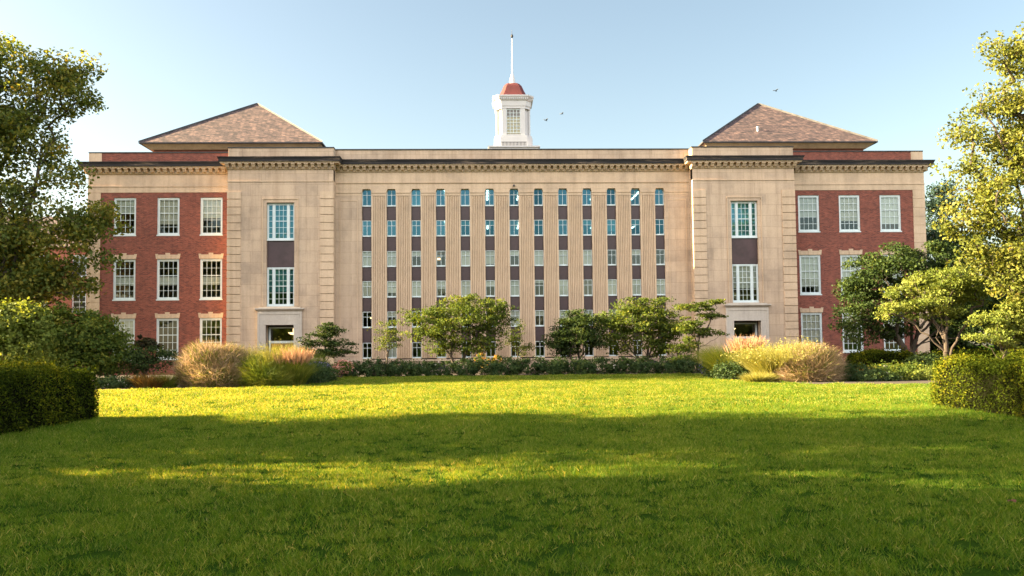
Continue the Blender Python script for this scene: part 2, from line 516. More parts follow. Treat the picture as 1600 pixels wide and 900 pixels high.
# ------------------------------------------------------------------ the setting: ground
def sheet(name, poly, z, m):
    b = MB(); b.add([(x, y, z) for x, y in poly], [tuple(range(len(poly)))])
    o = b.build(name, m); o['kind'] = 'structure'; return o
sheet('ground', [(-900, -700), (900, -700), (900, 900), (-900, 900)], 0.0, M['lawn'])
LAWN = [(-11.75, -60), (-11.6, -37.4), (-30, -36.9), (-30, -22.6), (-19, -22.2), (-15.6, -21.6), (-12.2, -21.4), (-10.9, -19.6), (-10.0, -16.6), (-10.2, -12.5), (-10.6, -9.3),
        (10.6, -10.2), (9.8, -14), (9.3, -19), (9.8, -22.2), (11, -23.8), (12.6, -24.9), (16, -25.4), (30, -25.4), (30, -36.9), (9.3, -37.4), (9.3, -60)]
sheet('flower_bed', [(-34, -22.1), (-19, -21.6), (-15.6, -21.5), (-12.2, -21.2), (-10.9, -19.4), (-9.9, -16.6), (-10.1, -12.5), (-10.5, -9.2), (10.5, -10.0), (9.7, -14), (9.2, -19), (9.7, -22.0), (11, -23.7),
      (12.6, -24.6), (16, -24.9), (36, -24.9), (36, 0.49), (-34, 0.49)], 0.008, M['mulch'])
sheet('lawn', LAWN, 0.004, M['lawn'])
sheet('path', [(-32, -22.7), (-19.3, -22.15), (-16.9, -21.5), (-16.8, -21.2), (-19.5, -21.6), (-32, -22.0)], 0.014, M['concrete'])
sheet('path', [(15.2, -25.45), (16.2, -25.0), (19, -24.6), (34, -24.2), (34, -25.2), (19, -25.4)], 0.014, M['concrete'])

# ------------------------------------------------------------------ the library building
LIB = empty('library_building', (0, 0, 0), 'long tan limestone building with red brick wings, thirteen window columns and a white cupola', 'building')
def L(mb, name, m, **k):
    return mb.build(name, m, LIB, **k)

P, COLW = 1.7558, 0.335            # pitch and half width of the window columns
PX0, PX1, WX = 12.71, 20.05, 30.32  # pavilion inner / outer edge, wing edge
PY, WY = -0.9, 0.5                 # front planes of pavilion and wing (centre block is y = 0)
rng = random.Random(7)

# -- centre block
b = MB()
for s in (-1, 1):
    xa, xb = sorted((s*10.87, s*(PX0+0.02)))
    b = MB()
    b.box(xa, xb, 0.0, 0.6, 0.92, 12.61)
    L(b, 'wall', M['limestone'])
# raised frame of the plain end panels
for s in (-1, 1):
    b = MB()
    xa, xb = sorted((s*11.15, s*12.45))
    for a in ((xa, xa+0.06, 1.2, 12.3), (xb-0.06, xb, 1.2, 12.3), (xa+0.06, xb-0.06, 12.24, 12.3), (xa+0.06, xb-0.06, 1.2, 1.26)):
        b.box(a[0], a[1], -0.025, 0.003, a[2], a[3])
    L(b, 'panel_frame', M['limestone_plain'])
# the wall behind the window columns, with a reveal
# fluted pilasters
def pilaster():
    b = MB()
    hw = P/2-COLW-0.004
    prof = [(-hw, 0.34), (-hw, 0.0)]
    nfl = 7
    m0 = 0.10
    w = (2*hw-2*m0)/nfl
    for i in range(nfl):
        x0 = -hw+m0+i*w
        fl = w*0.46
        g = (w-fl)/2
        prof.append((x0+g, 0.0))
        for k in range(1, 5):
            a = PI*k/5
            prof.append((x0+g+fl/2-fl/2*math.cos(a), 0.062*math.sin(a)))
        prof.append((x0+g+fl, 0.0))
    prof += [(hw, 0.0), (hw, 0.34)]
    b.vprism(prof, 1.0, 12.607)
    return b
pil = None
for i in range(12):
    loc = ((i-5.5)*P, 0, 0)
    if pil is None:
        pil = L(pilaster(), 'pilaster', M['limestone_plain'], loc=loc)
    else:
        dup(pil, LIB, loc)
for s in (-1, 1):                   # half pilasters closing the outer windows
    b = MB()
    xa, xb = sorted((s*(6*P+COLW), s*10.868))
    b.box(xa, xb, 0.0, 0.34, 0.92, 12.607)
    L(b, 'wall_end', M['limestone_plain'])
# plinth with ledge
b = MB()
b.box(-PX0, PX0, -0.10, 0.6, 0.0, 0.80)
b.hexa([(-PX0, -0.16, 0.80), (PX0, -0.16, 0.80), (PX0, 0.6, 0.80), (-PX0, 0.6, 0.80)], [(-PX0, -0.02, 0.918), (PX0, -0.02, 0.918), (PX0, 0.6, 0.918), (-PX0, 0.6, 0.918)])
L(b, 'plinth', M['limestone_base'])
bw = None
for px in (598, 634, 688, 905, 980, 1018):
    p = at(px, 570, -0.1)
    if bw is None:
        b = MB(); b.box(-0.36, 0.36, -0.012, 0.05, 0.20, 0.66)
        bw = L(b, 'basement_window', M['dark'], loc=(p.x, -0.1, 0))
    else:
        dup(bw, LIB, (p.x, -0.1, 0))
# architrave with flared window heads
b = MB()
poly = [(-PX0, 12.61)]
for i in range(-6, 7):
    x = i*P
    poly += [(x-COLW, 12.61), (x-COLW, 12.90), (x-COLW+0.075, 13.10), (x+COLW-0.075, 13.10), (x+COLW, 12.90), (x+COLW, 12.61)]
poly += [(PX0, 12.61)]
# strips: below 13.1 between openings
xs = [-PX0]+[i*P for i in range(-6, 7)]
for i in range(-7, 7):
    l = -PX0 if i == -7 else i*P+COLW
    r = PX0 if i == 6 else (i+1)*P-COLW
    lt = l if i == -7 else l-0.075
    rt = r if i == 6 else r+0.075
    for (z0, z1, yy) in ((12.61, 12.80, -0.02), (12.80, 12.90, -0.06)):
        b.prism([(l, z0), (r, z0), (r, z1), (l, z1)], yy, 0.34)
    b.prism([(l, 12.90), (r, 12.90), (rt, 13.098), (lt, 13.098)], -0.03, 0.34)
b.box(-PX0, PX0, -0.035, 0.34, 13.10, 13.13)
b.box(-PX0, PX0, -0.02, 0.34, 13.13, 13.47)
b.hexa([(-PX0, -0.05, 13.47), (PX0, -0.05, 13.47), (PX0, .34, 13.47), (-PX0, .34, 13.47)], [(-PX0, -0.09, 13.53), (PX0, -0.09, 13.53), (PX0, .34, 13.53), (-PX0, .34, 13.53)])
L(b, 'architrave', M['limestone_plain'])

def entab(x0, x1, y0, e0, e1, yb, name_f='frieze', zt=14.32, ztop=15.11, dz=0.0):
    """frieze, modillion course and sooty cornice; e0/e1: 1 where the end turns the corner back to yb"""
    f = MB(); f.box(x0, x1, y0+0.012, y0+0.5, 13.53+dz, 14.32+dz)
    L(f, name_f, M['limestone_plain'])
    def slab(b, z0, z1, p0, p1):
        b.hexa([(x0-e0*p0, y0-p0, z0), (x1+e1*p0, y0-p0, z0), (x1+e1*p0, yb, z0), (x0-e0*p0, yb, z0)],
               [(x0-e0*p1, y0-p1, z1), (x1+e1*p1, y0-p1, z1), (x1+e1*p1, yb, z1), (x0-e0*p1, yb, z1)])
    m = MB()
    slab(m, 14.32+dz, 14.40+dz, 0.05, 0.10)
    slab(m, 14.40+dz, 14.69+dz, 0.10, 0.10)
    n = int(round((x1-x0+(e0+e1)*0.3)/0.455))
    xs0 = x0-e0*0.2; st = (x1-x0+(e0+e1)*0.2)/n
    for i in range(n):
        xc = xs0+(i+0.5)*st
        m.hexa([(xc-.115, y0-.22, 14.43+dz), (xc+.115, y0-.22, 14.43+dz), (xc+.115, y0-.09, 14.41+dz), (xc-.115, y0-.09, 14.41+dz)],
               [(xc-.125, y0-.36, 14.62+dz), (xc+.125, y0-.36, 14.62+dz), (xc+.125, y0-.09, 14.62+dz), (xc-.125, y0-.09, 14.62+dz)])
        m.box(xc-.14, xc+.14, y0-.39, y0-.09, 14.622+dz, 14.688+dz)
    for s, e, xx in ((-1, e0, x0), (1, e1, x1)):
        if e and yb-y0 > 0.6:
            k = int((yb-y0)/0.455)
            for i in range(k):
                yc = y0+0.2+i*0.455
                a, c = sorted((xx+s*0.09, xx+s*0.36))
                m.box(a, c, yc-.12, yc+.12, 14.44+dz, 14.685+dz)
    slab(m, 14.69+dz, 14.78+dz, 0.42, 0.46)
    L(m, 'modillion_course', M['limestone_plain'])
    c = MB()
    slab(c, 14.782+dz, 14.93+dz, 0.50, 0.50)
    slab(c, 14.93+dz, 15.06+dz, 0.50, 0.56)
    slab(c, 15.06+dz, 15.12+dz, 0.57, 0.58)
    L(c, 'cornice', M['soot'])
entab(-PX0, PX0, 0.0, 0, 0, 0.6)
b = MB(); b.box(-PX0, PX0, 0.06, 0.5, 15.122, 15.93)
for x in np.arange(-11.6, 12, 2.9):
    b.box(x-0.012, x+0.012, 0.052, 0.2, 15.2, 15.9)
L(b, 'parapet', M['limestone'])
b = MB(); b.box(-PX0, PX0, 0.0, 0.6, 15.93, 16.0)
L(b, 'coping', M['coping'])
b = MB(); b.box(-PX0-7, PX0+7, 0.5, 24, 15.3, 15.5)
L(b, 'flat_roof', M['roofing'])

# windows of the centre block
ROWS = [(11.91, 13.10), (9.74, 10.87), (7.57, 8.67), (5.38, 6.52), (3.22, 4.34), (1.03, 2.13)]
HW, HH = COLW-0.005, 1.11
def win_center(h):
    f = MB()
    t = 0.042
    for a in ((-HW, -HW+t, 0, h), (HW-t, HW, 0, h), (-HW+t, HW-t, 0, t+.02), (-HW+t, HW-t, h-t, h)):
        f.box(a[0], a[1], 0, 0.07, a[2], a[3])
    zt = h*0.66
    f.box(-HW+t, HW-t, 0.012, 0.055, zt-.016, zt+.016)
    f.box(-.016, .016, 0.010, 0.057, t+.02, zt-.016)
    f.box(-.016, .016, 0.010, 0.057, zt+.016, h-t)
    f.box(-HW-.0, HW+.0, -0.10, -0.002, -0.045, 0.012)
    return f
def pane(h, hw=HW):
    return MB().quad((-hw+.03, 0.034, .03), (hw-.03, 0.034, .03), (hw-.03, 0.034, h-.03), (-hw+.03, 0.034, h-.03))
proto = {}
BLIND = {1: {4: .35, 5: .3, 6: 0, 9: .35, 10: .75, 11: .4, 3: 0}, 2: {0: 1, 1: 1, 2: .35, 4: 1, 5: .9, 6: .3, 7: .95, 8: 1, 9: 1, 11: .35},
         3: {0: 1, 1: .75, 2: 1, 3: .5, 4: 1, 5: .4, 6: 1, 7: .15, 8: 1, 10: 1, 11: 1, 12: 1}, 4: {1: .35, 3: .6, 6: 1, 7: .3, 8: .6, 9: .5, 10: .8}, 5: {1: 1, 0: 0}, 0: {2: 1}}
for r, (z0, z1) in enumerate(ROWS):
    h = z1-z0
    for c in range(13):
        loc = ((c-6)*P, 0.22, z0)
        if r not in proto:
            w = L(win_center(h), 'window', M['white'], loc=loc)
            g = pane(h).build('glass', M['glass_teal'] if r < 2 else M['glass_clear'], w)
            proto[r] = (w, g)
        else:
            w = dup(proto[r][0], LIB, loc)
            g = dup(proto[r][1], w)
        bl = BLIND.get(r, {}).get(c, 0)
        if bl:
            hb = bl*(h-.06)
            bb = MB(); bb.box(-HW+.03, HW-.03, 0.10, 0.108, h-.03-hb, h-.03)
            bb.build('blind', M['blind'], w)
# bronze spandrels
spn = None
for r in range(5):
    z0, z1 = ROWS[r+1][1]+0.012, ROWS[r][0]-0.05
    for c in range(13):
        loc = ((c-6)*P, 0.2, z0)
        hh = z1-z0
        if spn is None:
            b = MB(); b.box(-HW, HW, 0, 0.1, 0, 1); b.box(-HW+.05, -HW+.09, -.012, 0, .06, .94); b.box(HW-.09, HW-.05, -.012, 0, .06, .94)
            spn = L(b, 'spandrel_panel', M['bronze'], loc=loc); o = spn
        else:
            o = dup(spn, LIB, loc)
        o.scale = (1, 1, hh)
b = MB()                            # sill strip below the lowest windows
for c in range(13):
    b.box((c-6)*P-HW, (c-6)*P+HW, 0.0, 0.34, 0.925, 1.0)
L(b, 'window_sill', M['limestone_plain'])
# rooms behind
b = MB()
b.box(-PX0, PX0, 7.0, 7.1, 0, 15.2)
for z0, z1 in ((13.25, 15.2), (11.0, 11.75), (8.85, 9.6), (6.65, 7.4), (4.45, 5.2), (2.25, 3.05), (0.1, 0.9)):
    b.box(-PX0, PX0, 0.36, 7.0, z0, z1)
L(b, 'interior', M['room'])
b = MB()
for z in (13.25, 11.0, 8.85, 6.65, 4.45, 2.25):
    b.box(-PX0+.02, PX0-.02, 0.37, 6.98, z-0.03, z-0.003)
L(b, 'room_ceiling', M['ceiling'])
lm = None
for k, z in enumerate((13.21, 10.96)):
    for x in (-11.6, -8.3, -5.0, -1.9, 0.45, 2.9, 6.2, 9.4, 12.2):
        for y in (1.0, 2.2, 3.4, 4.6):
            if lm is None:
                b = MB(); b.box(-.06, .06, -.40, .40, -.035, -.001)
                lm = L(b, 'ceiling_lamp', M['lamp_white'], loc=(x, y, z))
            else:
                dup(lm, LIB, (x, y, z))
wl = MB(); wl.box(-.11, .11, -.05, .05, 0, .14)
wl = L(wl, 'room_lamp', M['lamp_warm'], loc=(-10.6, 3.0, 3.95))
for p in ((-5.6, 3.2, 8.35), (4.9, 3.4, 6.2)):
    dup(wl, LIB, p)
b = MB()
p = at(803, 290, -0.05)
b.lathe([(0.02, 0), (0.07, 0.01), (0.08, 0.06), (0.06, 0.12), (0.02, 0.14)], 0, 0, 12)
b.box(-.03, .03, 0.0, 0.06, .03, .11)
L(b, 'wall_lamp', M['dark'], loc=(p.x, -0.1, p.z-0.07))

# -- pavilions
def openings(b, x0, x1, z0, z1, ops, y, dep):
    xs = sorted({x0, x1, *[o[0] for o in ops], *[o[1] for o in ops]})
    zs = sorted({z0, z1, *[o[2] for o in ops], *[o[3] for o in ops]})
    for i in range(len(xs)-1):
        for j in range(len(zs)-1):
            cx, cz = (xs[i]+xs[i+1])/2, (zs[j]+zs[j+1])/2
            if any(o[0] < cx < o[1] and o[2] < cz < o[3] for o in ops):
                continue
            b.quad((xs[i], y, zs[j]), (xs[i+1], y, zs[j]), (xs[i+1], y, zs[j+1]), (xs[i], y, zs[j+1]))
    for o in ops:
        a, c, e, f = o
        b.quad((a, y, e), (a, y, f), (a, y+dep, f), (a, y+dep, e))
        b.quad((c, y, f), (c, y, e), (c, y+dep, e), (c, y+dep, f))
        b.quad((a, y, f), (c, y, f), (c, y+dep, f), (a, y+dep, f))
        b.quad((c, y, e), (a, y, e), (a, y+dep, e), (c, y+dep, e))

def sash(hw, h, cols, rows, meet, t=0.09, side=0.0, deep=0.0):
    """white sash window: casing, sashes, thin glazing bars; side: width of the side lights"""
    f = MB()
    ys = 0.03+deep
    f.box(-hw, -hw+t, 0, .12+deep, 0, h); f.box(hw-t, hw, 0, .12+deep, 0, h)
    f.box(-hw+t, hw-t, 0, .12+deep, h-t, h)
    f.box(-hw+t, hw-t, -0.02, .12+deep, 0, t)
    f.box(-hw-.03, hw+.03, -0.09, -0.022, -0.05, 0.035)
    bays = [(-hw+t, hw-t, cols)]
    if side:
        m = 0.15
        f.box(-hw+t+side, -hw+t+side+m, -.01, .12, t, h-t); f.box(hw-t-side-m, hw-t-side, -.01, .12, t, h-t)
        bays = [(-hw+t, -hw+t+side, 1), (-hw+t+side+m, hw-t-side-m, cols), (hw-t-side, hw-t, 1)]
    g = 0.014
    for i, (a, c, k) in enumerate(bays):
        z0, z1 = t, h-t
        e = 0.035
        f.box(a, a+e, ys, ys+.05, z0, z1); f.box(c-e, c, ys, ys+.05, z0, z1)
        f.box(a+e, c-e, ys, ys+.05, z0, z0+.06); f.box(a+e, c-e, ys, ys+.05, z1-.05, z1)
        zm = z0+(z1-z0)*meet
        big = (len(bays) == 1 or i == 1)
        f.box(a+e, c-e, ys, ys+.05, zm-(.028 if big else g), zm+(.028 if big else g))
        for q in range(1, k):
            x = a+(c-a)*q/k
            f.box(x-g, x+g, ys+.01, ys+.04, z0+.06, z1-.05)
        for q in range(1, rows):
            z = z0+(z1-z0)*q/rows
            if abs(z-zm) > .1:
                f.box(a+e, c-e, ys+.012, ys+.038, z-g, z+g)
    return f

def paneq(hw, h, y):
    return MB().quad((-hw, y, .05), (hw, y, .05), (hw, y, h-.05), (-hw, y, h-.05))

PW = 0.965                          # half width of the tripartite windows
PXC = 16.394
for s in (-1, 1):
    xc = s*PXC
    xa, xb = sorted((s*PX0, s*PX1))
    b = MB()
    openings(b, xa, xb, 0.0, 13.53, [(xc-PW, xc+PW, 4.70, 12.0), (xc-PW, xc+PW, 0.0, 3.417)], PY, 0.45)
    for xx in (xa, xb):
        b.quad((xx, PY, 0), (xx, PY+(0.9 if abs(xx) < 15 else 1.4), 0), (xx, PY+(0.9 if abs(xx) < 15 else 1.4), 13.53), (xx, PY, 13.53))
    L(b, 'wall', M['limestone'])
    # raised corner quoins with sunk joints
    for q0, q1 in ((xa, xa+0.93), (xb-0.93, xb)):
        b = MB()
        z = 0.6
        while z < 12.6:
            b.box(q0-(0.02 if q0 == xa else 0), q1+(0.02 if q1 == xb else 0), PY-0.065, PY+0.2, z, min(z+0.505, 12.86))
            z += 0.555
        L(b, 'corner_quoins', M['limestone_plain'])
    b = MB(); b.box(xa-.01, xb+.01, PY-.05, PY+.3, 13.45, 13.528)
    L(b, 'string_course', M['limestone_plain'])
    b = MB(); b.box(xa-.03, xb+.03, PY-.06, PY+.2, 0, .58)
    b2 = MB()
    for q0, q1 in ((xa-.03, xc-1.62), (xc+1.62, xb+.03)):
        b2.box(q0, q1, PY-.06, PY+.2, 0, .58)
    L(b2, 'plinth', M['limestone_base'])
    # moulded frame round the tall window
    b = MB()
    fx = PW+0.30
    for a in ((-fx, -fx+.07), (fx-.07, fx)):
        b.box(xc+a[0], xc+a[1], PY-.05, PY+.01, 4.72, 12.28)
    b.box(xc-fx+.07, xc+fx-.07, PY-.05, PY+.01, 12.21, 12.28)
    L(b, 'window_surround', M['limestone_plain'])
    # windows and bronze panel
    for z0, z1, k in ((9.378, 11.97, 0), (4.744, 7.453, 1)):
        h = z1-z0
        w = L(sash(PW-.004, h, 3, 6, 0.52, .085, 0.30), 'window', M['white'], loc=(xc, PY+.2, z0))
        paneq(PW-.08, h, .055).build('glass', M['glass_teal'] if (k == 0 or s < 0) else M['glass_clear'], w)
        bb = MB(); hb = (h-.1)*(1.0 if k == 0 else 0.62)
        bb.box(-PW+.1, PW-.1, .16, .17, h-.06-hb, h-.06)
        bb.build('blind', M['blind'], w)
    b = MB(); b.box(xc-PW+.004, xc+PW-.004, PY+.22, PY+.3, 7.458, 9.32)
    L(b, 'spandrel_panel', M['bronze'])
    # door surround
    b = MB()
    dx = 1.52
    for q in (-1, 1):
        a, c = sorted((xc+q*PW, xc+q*dx)); b.box(a, c, PY-.14, PY+.1, 0, 3.417)
        a, c = sorted((xc+q*(PW+.0), xc+q*(PW+.09))); b.box(a, c, PY-.165, PY-.137, 0, 3.417)
        a, c = sorted((xc+q*(dx-.13), xc+q*dx)); b.box(a, c, PY-.175, PY-.137, 0, 3.417)
    b.box(xc-dx, xc+dx, PY-.14, PY+.1, 3.419, 4.38)
    b.box(xc-PW-.09, xc+PW+.09, PY-.165, PY-.137, 3.421, 3.50)
    for q in (-1, 1):
        a, c = sorted((xc+q*(dx-.13), xc+q*dx)); b.box(a, c, PY-.175, PY-.137, 3.419, 4.25)
    b.box(xc-dx+.13, xc+dx-.13, PY-.175, PY-.137, 4.15, 4.25)
    b.hexa([(xc-dx-.02, PY-.18, 4.382), (xc+dx+.02, PY-.18, 4.382), (xc+dx+.02, PY+.05, 4.382), (xc-dx-.02, PY+.05, 4.382)],
           [(xc-dx-.14, PY-.32, 4.50), (xc+dx+.14, PY-.32, 4.50), (xc+dx+.14, PY+.05, 4.50), (xc-dx-.14, PY+.05, 4.50)])
    b.box(xc-dx-.15, xc+dx+.15, PY-.34, PY+.05, 4.502, 4.58)
    b.box(xc-dx+.1, xc+dx-.1, PY-.2, PY+.05, 4.582, 4.66)
    L(b, 'door_surround', M['limestone_grey'])
    # doorway: recessed white frame, transom light, two wooden door leaves
    yd = PY+.72
    b = MB()
    b.box(xc-PW, xc-PW+.12, yd, yd+.1, 0, 3.3); b.box(xc+PW-.12, xc+PW, yd, yd+.1, 0, 3.3)
    b.box(xc-PW+.12, xc+PW-.12, yd, yd+.1, 2.16, 2.32)
    b.box(xc-PW+.12, xc+PW-.12, yd, yd+.1, 3.2, 3.3)
    fr = L(b, 'door_frame', M['white'])
    MB().quad((xc-PW+.12, yd+.05, 2.32), (xc+PW-.12, yd+.05, 2.32), (xc+PW-.12, yd+.05, 3.2), (xc-PW+.12, yd+.05, 3.2)).build('glass', M['glass_clear'], fr)
    for q in (-1, 1):
        b = MB()
        a, c = sorted((xc+q*.01, xc+q*(PW-.13)))
        for bx in ((a, a+.14, .02, 2.14), (c-.14, c, .02, 2.14), (a+.14, c-.14, .02, .35), (a+.14, c-.14, 1.95, 2.14)):
            b.box(bx[0], bx[1], yd+.02, yd+.07, bx[2], bx[3])
        d = L(b, 'door', M['wood'])
        MB().quad((a+.14, yd+.05, .35), (c-.14, yd+.05, .35), (c-.14, yd+.05, 1.95), (a+.14, yd+.05, 1.95)).build('glass', M['glass_clear'], d)
        hb = MB(); hb.box(xc+q*.1-.015, xc+q*.1+.015, yd-.03, yd+.018, .95, 1.35); hb.build('handle', M['dark'], d)
    b = MB()
    b.lathe([(0.02, 0), (0.18, .03), (0.30, .10), (0.36, .17), (0.34, .17), (.02, .16)], 0, 0, 16)
    b.box(-.015, .015, -.015, .015, .16, .5)
    L(b, 'pendant_lamp', M['lamp_warm'], loc=(xc+(.28 if s < 0 else -.35), PY+2.6, 2.78))
    # dark lobby and rooms
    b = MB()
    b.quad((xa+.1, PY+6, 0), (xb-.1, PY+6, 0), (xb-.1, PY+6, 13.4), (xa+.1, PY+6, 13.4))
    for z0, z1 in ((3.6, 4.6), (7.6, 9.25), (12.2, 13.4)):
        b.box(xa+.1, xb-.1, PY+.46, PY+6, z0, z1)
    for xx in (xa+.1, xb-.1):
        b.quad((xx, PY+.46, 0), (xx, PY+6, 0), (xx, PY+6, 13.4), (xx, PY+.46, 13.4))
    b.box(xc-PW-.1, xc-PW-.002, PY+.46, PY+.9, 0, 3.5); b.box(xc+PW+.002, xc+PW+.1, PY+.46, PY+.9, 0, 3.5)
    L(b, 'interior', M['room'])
    # entablature, parapet
    yb = (-0.585, -0.085)           # how far the cornice returns run back: inner, outer
    e0 = 1
    entab(xa, xb, PY, 1, 1, -0.6, dz=0.003)
    # outer return over the wing
    b = MB()
    a, c = sorted((s*PX1, s*(PX1+.57))); b.box(a, c, -0.598, -0.09, 14.79, 15.118)
    L(b, 'cornice', M['soot'])
    b = MB(); b.box(xa, xb, PY+.01, PY+1.35, 13.54, 15.10)
    b.box(xa, xb, PY+.08, PY+1.6, 15.127, 15.862)
    for q0, q1 in ((xa+.06, xa+.95), (xb-.95, xb-.06)):
        b.box(q0, q1, PY+.045, PY+.3, 15.20, 15.80)
    L(b, 'parapet', M['limestone'])
    b = MB(); b.box(xa-.03, xb+.03, PY+.03, PY+1.63, 15.864, 15.93)
    L(b, 'coping', M['coping'])

# -- brick wings
WROWS = [(9.934, 12.638), (5.33, 8.238), (1.10, 4.017)]
WXS = (21.635, 24.669, 27.724)
lint = None; wproto = {}
for s in (-1, 1):
    xa, xb = sorted((s*PX1, s*29.42))
    b = MB()
    hw = 0.785
    ops = [(s*x-hw, s*x+hw, z0, z1) for x in WXS for z0, z1 in WROWS]
    openings(b, xa, xb, 0.0, 13.0, ops, WY, 0.22)
    L(b, 'wall', M['brick'])
    b = MB()
    a, c = sorted((s*29.42, s*WX))
    z = 0
    while z < 12.99:
        b.box(a, c, WY-.04, WY+.5, z, min(z+.62, 12.995)); z += .65
    b.box(a+.02, c-.02, WY-.015, WY+.5, 0, 12.99)
    L(b, 'corner_quoins', M['limestone_plain'])
    b = MB()
    xo = s*WX
    b.quad((xo-s*.01, WY+.2, 0), (xo-s*.01, 30, 0), (xo-s*.01, 30, 15.1), (xo-s*.01, WY+.2, 15.1))
    L(b, 'side_wall', M['brick'])
    xe, xf = sorted((s*PX1, s*WX))
    b = MB(); b.box(xe, xf, WY-.03, WY+.5, 13.0, 13.40); b.box(xe-.0, xf+.0, WY-.07, WY+.5, 13.402, 13.47); b.box(xe, xf, WY-.02, WY+.5, 13.472, 13.528)
    L(b, 'architrave', M['limestone_plain'])
    entab(xe, xf, WY, 1 if s < 0 else 0, 0 if s < 0 else 1, 3.0, dz=-0.003)
    b = MB()
    p0, p1 = sorted((s*PX1, s*29.42)); b.box(p0, p1, WY+.08, WY+.5, 15.12, 15.87)
    L(b, 'parapet', M['brick'])
    b = MB(); b.box(a, c, WY+.06, WY+.5, 15.12, 15.87)
    L(b, 'parapet_block', M['limestone_plain'])
    b = MB(); b.box(xe-.02, xf+.02, WY+.03, WY+.55, 15.872, 15.94)
    L(b, 'coping', M['coping'])
    b = MB(); b.box(xe, xf, WY+.5, 28, 15.2, 15.4); L(b, 'flat_roof', M['roofing'])
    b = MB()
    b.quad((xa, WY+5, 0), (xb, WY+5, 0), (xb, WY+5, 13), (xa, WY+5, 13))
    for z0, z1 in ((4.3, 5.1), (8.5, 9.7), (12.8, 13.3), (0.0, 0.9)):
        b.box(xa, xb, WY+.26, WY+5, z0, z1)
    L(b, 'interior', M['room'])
    for r, (z0, z1) in enumerate(WROWS):
        h = z1-z0
        for k, x in enumerate(WXS):
            loc = (s*x, WY+.06, z0)
            if r not in wproto:
                w = L(sash(hw-.003, h-.003, 4, 5, 0.6, .12), 'window', M['white'], loc=loc)
                g = paneq(hw-.1, h, .055).build('glass', M['glass_clear'], w)
                wproto[r] = (w, g)
            else:
                w = dup(wproto[r][0], LIB, loc); dup(wproto[r][1], w)
            if s > 0:
                fr = {0: (.6, .72, .82), 1: (.83, .8, .8), 2: (.75, .55, .5)}[r][k]
            else:
                fr = {0: (.55, .72, .4), 1: (.0, .0, .0), 2: (0, 0, 1.0)}[r][k]
            if fr:
                bb = MB(); hb = (h-.24)*fr
                bb.box(-hw+.13, hw-.13, .13, .14, h-.12-hb, h-.12)
                bb.build('blind', M['blind'], w)
            if s < 0 and r == 1:
                bb = MB(); bb.box(-hw+.13, hw-.13, .13, .14, h*.36, h*.56)
                bb.build('blind', M['blind'], w)
            if r > 0:
                ll = (s*x, WY, z1+.004)
                if lint is None:
                    q = MB()
                    q.prism([(-.83, 0), (.83, 0), (.87, .30), (-.87, .30)], -.035, .05)
                    q.prism([(-.87, .302), (-.70, .302), (-.70, .36), (-.885, .36)], -.035, .05)
                    q.prism([(.70, .302), (.87, .302), (.885, .36), (.70, .36)], -.035, .05)
                    q.prism([(-.11, -.0), (.11, -.0), (.17, .42), (-.17, .42)], -.06, -.037)
                    lint = L(q, 'lintel', M['limestone_plain'], loc=ll)
                else:
                    dup(lint, LIB, ll)

# -- hipped roofs over the wings
for cx, nm in ((-21.38, 0), (21.78, 1)):
    hw, y0, ze, zr = 6.86, 4.0, 17.55, 22.63
    b = MB()
    b.add([(cx-hw, y0, ze), (cx+hw, y0, ze), (cx+hw, 34, ze), (cx-hw, 34, ze), (cx, y0+7.0, zr), (cx, 34, zr)],
          [(0, 1, 4), (1, 2, 5, 4), (3, 0, 4, 5), (2, 3, 5)])
    rf = L(b, 'roof', M['tiles'])
    b = MB()
    for e in ((-1, 0), (1, 0)):     # hip cappings
        a = Vector((cx+e[0]*hw, y0, ze+.02)); t = Vector((cx, y0+7.0, zr+.03))
        w = Vector((.09, .09, 0)) if e[0] < 0 else Vector((.09, -.09, 0))
        w = w.normalized()*.10
        up = Vector((0, 0, .07))
        b.hexa([a-w, a+w, a+w+up, a-w+up], [t-w, t+w, t+w+up, t-w+up])
    b.build('roof_ridge', M['coping'], rf)
    b = MB()
    b.box(cx-hw-.06, cx+hw+.06, y0-.06, 34, ze-.10, ze-.004)
    L(b, 'gutter', M['coping'])
    b = MB()
    b.hexa([(cx-hw+.55, y0+.55, ze-.42), (cx+hw-.55, y0+.55, ze-.42), (cx+hw-.55, 33.5, ze-.42), (cx-hw+.55, 33.5, ze-.42)],
           [(cx-hw+.12, y0+.12, ze-.102), (cx+hw-.12, y0+.12, ze-.102), (cx+hw-.12, 33.9, ze-.102), (cx-hw+.12, 33.9, ze-.102)])
    L(b, 'eaves_cornice', M['limestone_plain'])
    b = MB(); b.box(cx-hw+.75, cx+hw-.75, y0+.75, 33.4, 15.4, ze-.422)
    L(b, 'wall', M['brick'])
b = MB(); p = at(1184, 208, 5.8)
b.lathe([(.07, 0), (.07, .5), (.11, .5), (.11, .58)], 0, 0, 10)
L(b, 'roof_vent', M['white'], loc=(p.x, 5.8, 18.62))

